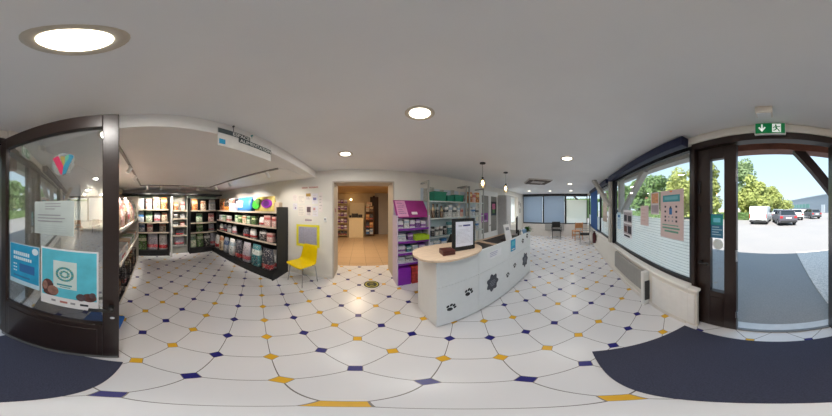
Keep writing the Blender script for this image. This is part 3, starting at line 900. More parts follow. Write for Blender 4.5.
def paw(x, z, s, tilt, m=pawc):
    b = B()
    c, sn = math.cos(tilt), math.sin(tilt)
    def el(cx, cz, rx, rzz):
        b.prism([(x+s*((cx+rx*math.cos(2*PI*i/14))*c-(cz+rzz*math.sin(2*PI*i/14))*sn), z+s*((cx+rx*math.cos(2*PI*i/14))*sn+(cz+rzz*math.sin(2*PI*i/14))*c)) for i in range(14)], 'y', -.002, .0)
    el(0, -.22, .30, .24); el(-.40, .10, .13, .18); el(-.15, .34, .13, .19); el(.15, .34, .13, .19); el(.40, .10, .13, .18)
    b.obj('paw_print', m, ct)
paw(.167, .348, .125, -.5); paw(.407, .500, .125, -.5)
paw(1.253, .408, .10, -.3); paw(1.497, .504, .10, -.3); paw(1.849, .918, .10, .2); paw(2.072, .981, .10, .2)
def badge(x, z, s):
    b = B()
    n = 60
    b.prism([(x+s*(1+.13*math.cos(7*2*PI*i/n))*math.cos(2*PI*i/n), z+1.25*s*(1+.13*math.cos(7*2*PI*i/n))*math.sin(2*PI*i/n)) for i in range(n)], 'y', -.003, 0)
    o = b.obj('paw_badge', pawg, ct)
    b = B()
    for k, (u, wdt) in enumerate(((.35, .8), (.1, 1.1), (-.15, 1.0), (-.4, .7))):
        b.box(x-s*wdt/2, x+s*wdt/2, -.004, -.003, z+u*s-.006, z+u*s+.006)
    b.obj('badge_lines', M('badge_light', (130, 134, 146), .6), o)
badge(.85, .452, .118); badge(1.962, .455, .125)
o = sheet('notice', 'turquoise notice stuck on the front of the counter', 'notice', on_counter(1.435, -.004, .935), CR, .17, .21, cyan2, [(.15, .45, .85, .85, cyan), (.2, .1, .8, .2, paper)])
o = sheet('notice', 'white notice with faint violet lettering on the counter front', 'notice', on_counter(.90, -.004, .935), CR, .32, .12, M('bright_paper', (238, 240, 244)), lines(3, .15, .85, .2, .85, M('violet_faint', (176, 176, 206)), 9))
# document holder on the rounded top
t = thing('document_holder', 'black framed display board with a white sheet standing on the beech top', 'document holder', on_counter(.40, .10, 1.085), CR-.18)
B().box(-.135, .17, -.012, .012, .0, .39).obj('frame', black_m, t, bevel=.003)
b = B(); b.box(-.095, .14, -.015, -.012, .055, .355, mi=0)
b.box(-.06, -.01, -.0155, -.015, .298, .318, mi=2); b.box(.0, .10, -.0155, -.015, .30, .318, mi=1)
for k in range(11): b.box(-.085, .10-.012*(k % 4), -.0155, -.015, .10+k*.016, .103+k*.016, mi=2)
b.obj('sheet', [M('sheet_white', (230, 232, 246)), M('sheet_navy', (60, 60, 130)), M('sheet_grey', (186, 188, 204))], t)
B().box(-.28, -.14, -.10, .03, 0, .03).box(-.28, -.14, -.10, .03, .031, .055).obj('mahogany_foot', M('mahogany', (84, 40, 36), .35, var=.2), t, bevel=.004)
# white leaflet stand, monitor, keyboard, tissue box, plant
t = thing('leaflet_stand', 'white tilted leaflet stand on the dark desk top', 'leaflet stand', on_counter(1.62, .18, .925), CR-.2)
B().box(-.08, .08, -.05, .07, 0, .012).obj('foot', white_pvc, t)
mt = Matrix.Rotation(-.28, 4, 'X')
B().box(-.07, .07, -.012, .0, .01, .30, mat=mt).obj('back_plate', white_pvc, t)
b = B(); b.box(-.06, .06, -.016, -.012, .04, .28, mat=mt, mi=0); b.box(-.04, .04, -.017, -.016, .20, .25, mat=mt, mi=1)
b.obj('leaflet', [paper, inkgrey], t)
t.scale = (1.2, 1.2, 1.2)
t = thing('monitor', 'black computer monitor seen edge-on at the far end of the counter', 'monitor', on_counter(2.12, .235, .925), PI+.36)
B().box(-.12, .12, -.09, .09, 0, .014).obj('foot', black_m, t, bevel=.004)
B().box(-.03, .03, -.015, .015, .014, .17).obj('stem', black_m, t)
B().box(-.25, .25, -.045, -.015, .13, .47).obj('screen_case', black_m, t, bevel=.006)
B().box(-.235, .235, -.047, -.045, .15, .455).obj('screen', M('dark_screen', (36, 38, 44), .2), t)
t = thing('keyboard', 'dark reddish keyboard on the desk before the monitor', 'keyboard', on_counter(1.85, .40, .925), PI+.2)
B().box(-.2, .2, -.065, .065, 0, .018).obj('case', M('dark_maroon', (70, 42, 46), .5), t, bevel=.004)
b = B()
for i in range(12):
    for j in range(4): b.box(-.185+i*.031, -.159+i*.031, -.055+j*.028, -.032+j*.028, .018, .023)
kk = b.obj('keys', black_m, t); kk['kind'] = 'stuff'
t = thing('tissue_box', 'pale blue tissue box on the far end of the counter', 'tissue box', on_counter(2.115, .10, .925), CR)
B().box(-.075, .075, -.045, .045, 0, .20).obj('box', sky_blue, t, bevel=.004)
B().loft([[Vector((.05*math.cos(k*PI/4)*f, .02*math.sin(k*PI/4)*f, z)) for k in range(8)] for f, z in ((1, .2), (.7, .225), (.9, .245))]).obj('tissue', paper, t)
t = thing('pump_bottle', 'white pump bottle beside the tissue box on the counter', 'bottle', on_counter(1.97, .085, .925), CR)
B().lathe([(.03, 0), (.032, .02), (.032, .14), (.012, .165), (.012, .18)], n=16).obj('bottle', white_pvc, t, smooth=True)
B().cyl((0, 0, .18), (0, 0, .215), .006).box(-.035, .008, -.008, .008, .212, .225).obj('pump', white_pvc, t)

def plant(name, label, loc, pot_r, pot_h, n, L, rz=0, potm=None, spread=1.0, wd=.035):
    t = thing(name, label, 'plant', loc, rz)
    B().lathe([(pot_r*.75, 0), (pot_r, pot_h), (pot_r*.9, pot_h), (pot_r*.85, pot_h*.85)], n=20).obj('pot', potm or white_pvc, t, smooth=True)
    r = random.Random(5); b = B()
    for k in range(n):
        a = r.uniform(0, 2*PI); el = r.uniform(.25, 1.2)*spread; l = L*r.uniform(.6, 1)
        dirv = Vector((math.cos(a)*math.sin(el), math.sin(a)*math.sin(el), math.cos(el)))
        side = dirv.cross(Vector((0, 0, 1))).normalized()*wd*.5
        p0 = Vector((0, 0, pot_h*.85)); vs = []
        for q, wq in ((0, .2), (.35, 1), (.7, .8), (1, .05)):
            p = p0+dirv*l*q-Vector((0, 0, .35*l*q*q)); vs += [p-side*wq, p+side*wq]
        b._faces(vs, [(0, 1, 3, 2), (2, 3, 5, 4), (4, 5, 7, 6)])
    f = b.obj('foliage', leaf_g, t); f['kind'] = 'stuff'
    return t
plant('potted_plant', 'green leafy potted plant at the far end of the reception counter', on_counter(2.222, .07, .925), .03, .17, 70, .22, 0, dgrey, 1.1)

# swivel chair behind the counter
t = thing('office_chair', 'black office chair behind the counter, mostly hidden by the display board', 'office chair', (1.75, 2.0, 0), PI-.5)
B().lathe([(.23, .44), (.25, .47), (.23, .52), (.1, .53)], n=24).obj('seat', M('black_fabric', (24, 24, 26), .8, var=.15), t, smooth=True)
B().prism([(-.2, .62), (.2, .62), (.21, .95), (.15, 1.12), (-.15, 1.12), (-.21, .95)], 'y', .20, .26).obj('backrest', M('black_fabric', (24, 24, 26)), t, bevel=.02)
B().cyl((0, 0, .12), (0, 0, .44), .025).obj('column', black_m, t)
B().box(-.03, .03, .2, .24, .46, .66).obj('back_bar', black_m, t)
for k in range(5):
    a = 2*PI*k/5
    l = B().cyl((0, 0, .12), (.28*math.cos(a), .28*math.sin(a), .07), .02, .014).obj('foot_arm', black_m, t)
    B().cyl((.28*math.cos(a)-.012, .28*math.sin(a), .03), (.28*math.cos(a)+.012, .28*math.sin(a), .03), .03, n=14).obj('castor', black_m, l)

# ================================================================== PRODUCTS
MESH = {}
def bag_mesh(wd, d, h, m, label=None):
    k = ('bag', wd, d, h, m.name)
    if k in MESH: return MESH[k]
    rings = []
    for z, sx_, sy in ((0, .94, .92), (.03, 1, 1), (.3, 1.0, 1.06), (.62, .98, .86), (.84, .95, .5), (.93, .93, .12), (1, .95, .07)):
        rr = []
        for i in range(16):
            a = 2*PI*i/16
            ca, sa = math.cos(a), math.sin(a)
            rr.append(Vector((wd/2*sx_*math.copysign(abs(ca)**.5, ca), d/2*sy*math.copysign(abs(sa)**.6, sa), z*h)))
        rings.append(rr)
    MESH[k] = B().loft(rings).mesh('bag', m, smooth=True)
    return MESH[k]
def box_mesh(wd, d, h, m):
    k = ('box', wd, d, h, m.name)
    if k not in MESH:
        b = B(); b.box(-wd/2, wd/2, -d/2, d/2, 0, h)
        bmesh.ops.bevel(b.bm, geom=list(b.bm.edges), offset=.004, segments=1, affect='EDGES')
        MESH[k] = b.mesh('box', m)
    return MESH[k]
def can_mesh(r, h, m):
    k = ('can', r, h, m.name)
    if k not in MESH:
        MESH[k] = B().lathe([(r*.9, 0), (r, .006), (r, h-.008), (r*.92, h)], n=18).mesh('can', m, smooth=False)
    return MESH[k]
def bottle_mesh(r, h, m):
    k = ('bottle', r, h, m.name)
    if k not in MESH:
        MESH[k] = B().lathe([(r*.9, 0), (r, .01), (r, h*.62), (r*.45, h*.76), (r*.4, h*.84), (r*.5, h*.85), (r*.5, h)], n=16).mesh('bottle', m, smooth=True)
    return MESH[k]
def put(name, me, loc, rz, label, cat, group):
    o = bpy.data.objects.new(name, me); COL.objects.link(o)
    o.location = loc; o.rotation_euler = (0, 0, rz)
    return tag(o, label, cat, group)
P_ = {
 'white and red': pack('pk_white_red', (226, 222, 220), (196, 52, 56), (120, 110, 116), .1, .34),
 'grey and blue': pack('pk_grey_blue', (150, 158, 172), (60, 90, 140), (220, 220, 224), .55, .8),
 'dark and red': pack('pk_dark_red', (64, 66, 78), (186, 50, 54), (168, 170, 182), .08, .3),
 'cream': pack('pk_cream', (226, 206, 178), (196, 120, 80), (140, 100, 80), .7, .9),
 'pale green': pack('pk_pale_green', (176, 196, 166), (80, 130, 90), (226, 224, 200), .6, .85),
 'orange': pack('pk_orange', (226, 142, 70), (240, 210, 150), (110, 60, 40), .6, .82),
 'lilac grey': pack('pk_lilac', (184, 178, 190), (206, 90, 100), (110, 104, 120), .15, .35),
 'black and white': pack('pk_black', (42, 42, 46), (210, 206, 204), (150, 146, 144), .6, .8),
 'pink': pack('pk_pink', (226, 178, 168), (200, 90, 90), (240, 226, 220), .6, .82),
 'teal': pack('pk_teal', (70, 140, 150), (226, 232, 230), (40, 80, 100), .55, .78),
 'green': pack('pk_green', (88, 128, 66), (220, 220, 180), (50, 70, 40), .6, .8),
 'purple': pack('pk_purple', (120, 60, 150), (230, 216, 236), (80, 40, 110), .55, .8),
 'white and purple': pack('pk_white_purple', (232, 228, 236), (136, 70, 160), (190, 170, 200), .2, .5),
 'white': pack('pk_white', (232, 232, 232), (170, 190, 206), (186, 192, 196), .6, .8),
 'white and blue': pack('pk_white_blue', (226, 232, 238), (70, 130, 190), (160, 180, 200), .5, .72),
 'white and grey': pack('pk_white_grey', (226, 226, 224), (80, 84, 90), (150, 150, 150), .5, .75),
 'brown': pack('pk_brown', (120, 84, 58), (210, 190, 150), (70, 44, 34), .55, .8),
 'bright blue': pack('pk_bright_blue', (48, 124, 196), (230, 236, 240), (30, 80, 140), .5, .8),
}

# ================================================================== FOOD CORNER SHELVING
shelf_black = M('shelf_black', (30, 31, 32), .55, var=.1)
shelf_pale = M('pale_grey_shelf', (150, 152, 146), .5, var=.06)
def gondola(name, label, loc, rz, wd, d, zs, h, mat=shelf_black, deck=True, shelf_d=None, side0=True, side1=True, strip=shelf_edge, back=None, cols=1):
    """front at local y=0 facing -y; zs = shelf heights, the first one is the deck"""
    t = thing(name, label, 'shelving unit', loc, rz)
    sdp = shelf_d or d
    B().box(0, wd, d-.02, d, .02, h).obj('back_panel', back or mat, t)
    for k, on in ((0, side0), (1, side1)):
        if on:
            x = k*(wd-.025)
            b = B(); b.prism([(0, 0), (0, zs[0]-.03), (d-sdp-.02 if sdp < d else 0, zs[0]+.02), (d-sdp-.02 if sdp < d else 0, h), (d, h), (d, 0)], 'x', x, x+.025)
            b.obj('side_panel', mat, t)
    B().box(.025, wd-.025, .03, d-.02, 0, zs[0]-.02).obj('plinth', mat, t)
    B().box(.025, wd-.025, 0, d-.02, zs[0]-.02, zs[0]).obj('deck', mat, t)
    for z in zs[1:]:
        s = B().box(.025, wd-.025, d-sdp, d-.02, z-.02, z).obj('shelf', mat, t)
        B().box(.027, wd-.027, d-sdp-.008, d-sdp, z-.036, z+.004).obj('price_strip', strip, s)
    return t
def stock(loc, rz, items, group, where, d_off=.13, cat=None):
    """items on one shelf: (kind, x, w, d, h, colour name)"""
    c, s = math.cos(rz), math.sin(rz)
    cnt = {}
    tot = {}
    for it in items: tot[it[5]] = tot.get(it[5], 0)+1
    for i, (kind, x, wd, d, h, col) in enumerate(items):
        m = P_[col]
        me = {'bag': lambda: bag_mesh(wd, d, h, m), 'box': lambda: box_mesh(wd, d, h, m), 'can': lambda: can_mesh(wd/2, h, m), 'bottle': lambda: bottle_mesh(wd/2, h, m)}[kind]()
        y = d_off
        nm = {'bag': 'food_bag', 'box': 'product_box', 'can': 'food_can', 'bottle': 'product_bottle'}[kind]
        what = {'bag': 'bag', 'box': 'box', 'can': 'can', 'bottle': 'bottle'}[kind]
        lab = '%s %s, %s from the left %s' % (col, what, ordn(i), where)
        put(nm, me, (loc[0]+x*c-y*s, loc[1]+x*s+y*c, loc[2]), rz, lab, what, group)
# --- rear unit left
R90 = PI/2
gondola('shelving_unit', 'black shelving unit at the rear, left of the white upright', (-4.2, -.54, 0), R90, 1.09, .48, [.2, .82, 1.15, 1.56], 1.94, side1=True)
Lb = (-4.2, -.54, 0)
def at(loc, z): return (loc[0], loc[1], z)
stock(at(Lb, 1.56), R90, [('bag', .17, .2, .12, .36, 'white'), ('bag', .43, .2, .12, .34, 'pink'), ('bag', .68, .22, .12, .40, 'cream'), ('bag', .93, .2, .12, .38, 'orange')], 'bags on the rear left unit', 'on the top shelf, rear left unit')
stock(at(Lb, 1.15), R90, [('bag', .17, .2, .12, .33, 'white and blue'), ('bag', .43, .22, .12, .33, 'pale green'), ('bag', .70, .2, .12, .30, 'lilac grey'), ('bag', .94, .2, .12, .31, 'cream')], 'bags on the rear left unit', 'on the second shelf, rear left unit')
stock(at(Lb, .82), R90, [('bag', .20, .2, .12, .26, 'grey and blue'), ('bag', .46, .2, .12, .27, 'pink'), ('bag', .88, .22, .12, .27, 'cream')], 'bags on the rear left unit', 'on the third shelf, rear left unit', .16)
stock(at(Lb, .2), R90, [('bag', .20, .3, .16, .5, 'green'), ('bag', .55, .34, .16, .54, 'lilac grey'), ('bag', .90, .28, .16, .5, 'white and red')], 'bags on the rear left unit', 'on the bottom deck, rear left unit', .18)
# --- rear middle unit
Lm = (-4.40, .66, 0)
gondola('shelving_unit', 'narrow pale grey shelving unit in the middle of the rear wall', Lm, R90, .54, .28, [.28, .66, .98, 1.25, 1.52], 2.0, mat=shelf_pale, back=M('pale_back_panel', (170, 168, 158), .6))
stock(at(Lm, 1.52), R90, [('bag', .15, .17, .1, .27, 'orange'), ('bag', .39, .17, .1, .29, 'pink')], 'goods on the narrow rear unit', 'in painted lamplight, top shelf, narrow rear unit')  # orange and pink put the lamplight into the colour of these two bags
stock(at(Lm, 1.25), R90, [('box', .14, .14, .1, .17, 'black and white'), ('box', .38, .14, .1, .18, 'white and grey')], 'goods on the narrow rear unit', 'on the second shelf, narrow rear unit')
stock(at(Lm, .98), R90, [('box', .14, .15, .1, .14, 'white and grey'), ('box', .38, .16, .1, .15, 'pink')], 'goods on the narrow rear unit', 'on the third shelf, narrow rear unit')
stock(at(Lm, .66), R90, [('box', .27, .26, .12, .2, 'dark and red')], 'goods on the narrow rear unit', 'on the fourth shelf, narrow rear unit')
stock(at(Lm, .28), R90, [('bag', .27, .34, .14, .32, 'lilac grey')], 'goods on the narrow rear unit', 'on the bottom deck, narrow rear unit')
tag(B().box(-.025, .025, -.025, .025, 0, 1.96, mi=0).obj('upright', white_pvc, None, (-4.12, .60, 0)), 'white square upright between the rear shelving units', 'upright')
# --- rear unit right
Lr = (-4.25, 1.24, 0)
gondola('shelving_unit', 'black shelving unit at the rear, right of the narrow pale unit', Lr, R90, 1.12, .44, [.2, .76, 1.10, 1.52], 1.94)
stock(at(Lr, 1.52), R90, [('bag', .2, .22, .12, .38, 'orange'), ('bag', .53, .2, .12, .33, 'cream'), ('bag', .88, .26, .12, .38, 'white')], 'bags on the rear right unit', 'on the top shelf, rear right unit')
stock(at(Lr, 1.10), R90, [('bag', .38, .24, .12, .31, 'pale green'), ('bag', .84, .22, .12, .31, 'pink')], 'bags on the rear right unit', 'on the second shelf, rear right unit')
stock(at(Lr, .76), R90, [('bag', .40, .24, .12, .26, 'green'), ('bag', .86, .22, .12, .25, 'lilac grey')], 'bags on the rear right unit', 'on the third shelf, rear right unit', .16)
stock(at(Lr, .2), R90, [('bag', .16, .22, .16, .46, 'pale green'), ('bag', .42, .24, .16, .48, 'green'), ('bag', .69, .24, .16, .48, 'black and white'), ('bag', .95, .24, .16, .46, 'lilac grey')], 'bags on the rear right unit', 'on the bottom deck, rear right unit', .18)
struct(B().box(-4.72, -4.22, -1.0, 2.45, 2.045, 2.09).obj('trim_17', dgrey))
struct(B().box(-4.715, -4.70, -1.0, 2.45, 1.2, 2.045).obj('trim_18', M('pale_green_backing', (196, 214, 196), .5)))
# --- long right shelving
LL = (-4.20, 2.05, 0)
gondola('shelving_unit', 'long black shelving unit along the right wall of the food corner', LL, 0, 2.60, .58, [.2, .83, 1.19, 1.52], 1.62, shelf_d=.40)
stock(at(LL, .2), 0, [('bag', 0.174, 0.218, .16, .46, 'white and red'), ('bag', 0.452, 0.218, .16, .48, 'cream'), ('bag', 0.748, 0.237, .16, .48, 'grey and blue'), ('bag', 1.062, 0.246, .16, .50, 'white'), ('bag', 1.377, 0.255, .16, .53, 'dark and red'), ('bag', 1.710, 0.273, .17, .52, 'lilac grey'), ('bag', 2.042, 0.273, .17, .53, 'teal'), ('bag', 2.376, 0.291, .17, .50, 'dark and red')], 'big food bags on the long unit', 'on the bottom deck of the long unit', .13)
tag(put('food_bag', bag_mesh(.15, .16, .44, P_['white and red']), (-1.74, 2.36, .2), .3, 'slim white and red bag squeezed behind the last big bag, long unit', 'bag', 'big food bags on the long unit'), 'slim white and red bag squeezed behind the last big bag, long unit', 'bag', 'big food bags on the long unit')
stock(at(LL, .83), 0, [('bag', 0.193, 0.182, .1, .22, 'white and red'), ('bag', 0.424, 0.182, .1, .23, 'dark and red'), ('bag', 0.692, 0.182, .1, .24, 'white and grey'), ('bag', 0.960, 0.182, .1, .23, 'lilac grey'), ('bag', 1.524, 0.218, .12, .27, 'dark and red'), ('bag', 1.784, 0.200, .12, .24, 'white and red'), ('bag', 2.116, 0.218, .12, .27, 'black and white'), ('box', 2.348, 0.164, .12, .2, 'pink')], 'bags on the middle shelf of the long unit', 'on the lower middle shelf, long unit', .27)
stock(at(LL, 1.19), 0, [('box', 0.193, 0.164, .1, .17, 'white'), ('box', 0.414, 0.164, .1, .17, 'pale green'), ('box', 0.673, 0.164, .1, .16, 'white and red'), ('box', 1.117, 0.127, .1, .2, 'pale green'), ('box', 1.284, 0.127, .1, .2, 'green'), ('box', 1.469, 0.127, .1, .2, 'cream'), ('box', 1.645, 0.127, .1, .2, 'pale green'), ('box', 1.830, 0.127, .1, .2, 'green'), ('bag', 2.089, 0.146, .1, .2, 'white and red'), ('box', 2.283, 0.182, .12, .24, 'pink'), ('box', 2.468, 0.109, .1, .22, 'pink')], 'packs on the upper shelf of the long unit', 'on the upper middle shelf, long unit', .26)
# large packs on its top
def toppack(name, label, cat, x, y, me, rz=0): return put(name, me, (x, y, 1.52), rz, label, cat, 'packs on top of the long unit')
toppack('food_bag', 'orange bag with a dark picture, leftmost on top of the long unit', 'bag', -3.98, 2.36, bag_mesh(.32, .16, .40, pack('pk_top_orange', (222, 132, 62), (240, 190, 120), (40, 30, 30), .8, .95)))
toppack('food_bag', 'black and orange bag standing second on top of the long unit', 'bag', -3.68, 2.36, bag_mesh(.34, .16, .38, pack('pk_top_black', (46, 36, 34), (226, 140, 60), (200, 110, 50), .02, .32)))
toppack('product_box', 'white and pink box between the dark bag and the blue pack', 'box', -3.3, 2.34, box_mesh(.3, .16, .36, pack('pk_top_white', (236, 220, 226), (130, 90, 80), (226, 130, 150), .6, .95)))
t = thing('food_pack', 'wide blue pack with a white panel on top of the long unit', 'pack', (-2.78, 2.36, 1.52), 0, 'packs on top of the long unit')
o = bpy.data.objects.new('bag', bag_mesh(.62, .2, .37, M('blue_pack', (64, 128, 196), .4, var=.15, scale=6))); COL.objects.link(o); o.parent = t
b = B(); b.box(-.26, .0, -.118, -.08, .10, .28, mi=0); b.box(-.24, -.02, -.119, -.118, .12, .16, mi=1)
b.obj('label_panel', [M('panel_white', (222, 226, 236)), inkgrey], t)
t = thing('food_pack', 'wide yellow pack with green and purple pictures on top of the long unit', 'pack', (-2.06, 2.36, 1.52), 0, 'packs on top of the long unit')
o = bpy.data.objects.new('bag', bag_mesh(.60, .2, .35, M('yellow_pack', (228, 206, 122), .4, var=.2, scale=6))); COL.objects.link(o); o.parent = t
b = B(); blob(b, -.2, .16, .12, .11, 0, -.125); blob(b, -.14, .24, .07, .07, 1, -.127); b.mi = 0
for v in b.bm.verts: v.co.y = v.co.y-.0 if v.co.y < -.01 else -.09
b.obj('green_picture', [M('vivid_green', (60, 176, 44)), M('mid_green', (90, 150, 60))], t)
b = B(); blob(b, .13, .18, .15, .10, 0, -.125); blob(b, .13, .18, .09, .06, 1, -.127)
for v in b.bm.verts: v.co.y = v.co.y if v.co.y < -.01 else -.09
b.obj('purple_picture', [M('vivid_purple', (164, 60, 190)), M('violet_mid', (120, 60, 150))], t)
toppack('product_box', 'small cardboard box at the right end on top of the long unit', 'box', -1.68, 2.36, box_mesh(.12, .14, .2, M('plain_card', (206, 186, 160), .8)))
# --- left shelving along the entrance wall
Lf = (-1.66, -.42, 0)
gondola('shelving_unit', 'shelving unit along the left wall just behind the open glass door', Lf, PI, 2.36, .60, [.06, .80, 1.30], 1.95, mat=M('left_unit_beige', (196, 190, 180), .5), strip=M('white_price_strip', (234, 230, 224), .5), side0=False, back=M('pale_slat_back', (206, 196, 184), .6))
def col_cycle(names, n): return [names[i % len(names)] for i in range(n)]
stock(at(Lf, 1.30), PI, [('bag', .14+i*.27, .25, .18, .50-.03*(i % 3), c) for i, c in enumerate(['cream', 'pink', 'brown', 'lilac grey', 'cream', 'pink', 'white', 'pale green'])], 'bags on the left unit', 'on the top shelf of the left unit', .12)
stock(at(Lf, .80), PI, [('box', .12+i*.235, .21, .22, .17+.02*(i % 2), c) for i, c in enumerate(['white', 'white and red', 'white', 'cream', 'white', 'pale green', 'white', 'cream', 'white and grey'])], 'boxes on the left unit', 'on the middle shelf of the left unit', .125)
# wire basket in front
def basket(label, loc, rz, colr):
    t = thing('wire_basket', label, 'basket', loc, rz, 'wire baskets on the left unit')
    b = B()
    for z in (.01, .15, .30, .44):
        b.tube([(-.16, -.12, z), (.16, -.12, z), (.16, .12, z), (-.16, .12, z), (-.16, -.12, z)], .006, 6)
    for i in range(6):
        for yy in (-.12, .12): b.cyl((-.16+i*.064, yy, .01), (-.16+i*.064, yy, .44), .004, n=6)
    for i in range(1, 5):
        for xx in (-.16, .16): b.cyl((xx, -.12+i*.048, .01), (xx, -.12+i*.048, .44), .004, n=6)
    b.obj('wire_cage', black_m, t)
    B().box(-.15, .15, -.11, .11, .0, .016).obj('floor_plate', black_m, t)
    return t
for i, (cn, lb) in enumerate((('orange', 'black wire basket with an orange bag, nearest to the open glass door'), ('dark and red', 'black wire basket with a dark bag, second from the open glass door'), ('brown', 'black wire basket with a brown bag, third from the open glass door'), ('orange', 'black wire basket with an orange bag, farthest from the open glass door'))):
    bx_ = -1.90-i*.50
    basket(lb, (bx_, -.56, .06), 0, 0)
    put('food_bag', bag_mesh(.25, .17, .40, P_[cn]), (bx_, -.56, .077), 0, '%s bag standing in the %s wire basket from the glass door' % (cn, ordn(i)), 'bag', None)
# blue and tan mats on the floor
t = thing('pet_bed', 'flat bright blue pet bed with yellow edge on the floor behind the glass door', 'pet bed', (-1.22, -.50, 0))
B().box(-.22, .22, -.20, .20, .0, .05).obj('cushion', bright_blue, t, bevel=.02)
B().box(-.235, -.22, -.17, .17, 0, .035).obj('yellow_edge', yellow_p, t)
tag(B().box(-.15, .15, -.17, .17, 0, .04).obj('cardboard_tray', tan_c, None, (-.80, -.80, 0), .3, bevel=.004), 'flat tan cardboard tray on the floor behind the glass door', 'tray')

# ================================================================== PURPLE DISPLAY STAND
DS = (.655, 2.30, 0)
t = thing('display_stand', 'purple cardboard display stand with a tilted magenta header beside the passage', 'display stand', DS)
sp_ = M('stand_side_lilac', (206, 194, 218), .5, var=.04)
B().box(0, .02, 0, .34, 0, 1.46).obj('side_panel', sp_, t)
B().box(.66, .68, 0, .34, 0, 1.46).obj('side_panel', sp_, t)
B().box(.02, .66, .32, .34, 0, 1.74).obj('back_panel', M('stand_back', (196, 190, 214), .6, var=.05), t)
b = B(); b.prism([(.02, 1.42), (.035, 1.42), (.315, 1.76), (.30, 1.76)], 'x', 0, .68)
hd = b.obj('header_sign', magenta, t)
b = B()
def hb(x0, x1, k0, k1, mi):
    y0, z0 = .02+.28*k0-.003, 1.42+.34*k0+.002; y1, z1 = .02+.28*k1-.003, 1.42+.34*k1+.002
    b._faces([(x0, y0, z0), (x1, y0, z0), (x1, y1, z1), (x0, y1, z1), (x0, y0+.003, z0-.002), (x1, y0+.003, z0-.002), (x1, y1+.003, z1-.002), (x0, y1+.003, z1-.002)], [(0, 1, 2, 3), (4, 7, 6, 5), (0, 4, 5, 1), (1, 5, 6, 2), (2, 6, 7, 3), (3, 7, 4, 0)])
    for f in b.bm.faces[-6:] if False else []: pass
b.mi = 0; hb(.03, .24, .05, .95, 0)
for k in (.2, .3, .42, .55, .65, .78): b.mi = 1; hb(.06, .18+.03*math.sin(k*40), k, k+.05, 1)
b.mi = 2; hb(.32, .44, .16, .30, 2)
b.obj('header_print', [pink, M('print_mauve', (160, 110, 160)), paper], hd)
for z in (1.21, .96, .72, .50):
    s_ = B().box(.02, .66, .02, .32, z-.018, z).obj('shelf', M('stand_shelf', (206, 200, 222), .5), t)
    B().box(.02, .66, .012, .02, z-.035, z+.006).obj('shelf_lip', purple, s_)
B().box(.02, .27, .0, .30, .0, .40).obj('purple_bin', M('vivid_purple_bin', (142, 40, 186), .4, var=.06), t, bevel=.003)
B().box(.29, .66, .0, .30, .0, .40).obj('red_bin', M('red_printed_bin', (190, 66, 60), .45, var=.55, scale=14), t, bevel=.003)
def row(z, items, where, y=.16):
    for i, (x, wd, d, h, c) in enumerate(items):
        put('product_box', box_mesh(wd, d, h, P_[c]), (DS[0]+x, DS[1]+y, z), 0, '%s box, %s from the left %s' % (c, ordn(i), where), 'box', 'boxes on the purple display stand')
row(1.21, [(.10, .10, .14, .14, 'white and purple'), (.22, .10, .14, .17, 'white'), (.34, .10, .14, .15, 'white and purple'), (.46, .1, .14, .17, 'purple'), (.58, .1, .14, .13, 'white and purple')], 'on the top shelf of the purple stand')
row(.96, [(.12, .16, .14, .13, 'white'), (.30, .1, .14, .14, 'purple'), ], 'on the second shelf of the purple stand')
row(.72, [(.12, .14, .14, .13, 'white and purple'), (.27, .1, .14, .12, 'teal'), (.40, .12, .14, .13, 'white'), (.55, .14, .14, .14, 'purple')], 'on the third shelf of the purple stand')
row(.50, [(.11, .14, .14, .12, 'white'), (.27, .14, .14, .13, 'white and grey'), (.44, .14, .14, .14, 'purple'), (.58, .1, .14, .12, 'pink')], 'on the lowest shelf of the purple stand')
tag(B().box(-.15, .15, -.10, .10, 0, .05).box(-.15, .15, -.10, -.09, .05, .10).box(-.15, .15, .09, .10, .05, .10).box(-.15, -.14, -.09, .09, .05, .1).box(.14, .15, -.09, .09, .05, .1).obj('tray', lime, None, (DS[0]+.515, DS[1]+.09, .966), .0, bevel=.003),
    'lime green tray on the second shelf of the purple stand', 'tray')

# ================================================================== GLASS RACKS BEHIND THE COUNTER
def rack(label, x0, x1, zs, tops=2.17):
    t = thing('metal_rack', label, 'shelf rack', (x0, 2.66, 0), 0, 'metal wall racks behind the counter')
    wd = x1-x0
    B().box(0, wd, -.012, 0, .1, 2.05).obj('back_panel', M('pale_blue_back', (206, 218, 228), .5, var=.03), t)
    for x in (0, wd-.03):
        p = B().box(x, x+.03, -.34, -.31, 0, tops).obj('post', M('pale_metal', (176, 176, 172), .4, metal=.2), t)
        B().box(x, x+.03, -.31, -.0, tops-.035, tops).obj('top_arm', M('pale_metal', (176, 176, 172)), p)
    for z in zs:
        s_ = B().box(.03, wd-.03, -.33, -.02, z-.012, z).obj('glass_shelf', glass_clear, t)
        B().box(.03, wd-.03, -.336, -.33, z-.016, z+.01).obj('shelf_rail', M('rail_pale', (214, 222, 222), .4), s_)
    return t
rack('long metal wall rack with green bins, right of the purple stand', 1.30, 2.42, [.62, .98, 1.38, 1.74])
rack('narrow metal wall rack with orange packs, right of the green bins', 2.50, 3.14, [.62, .98, 1.38, 1.74])
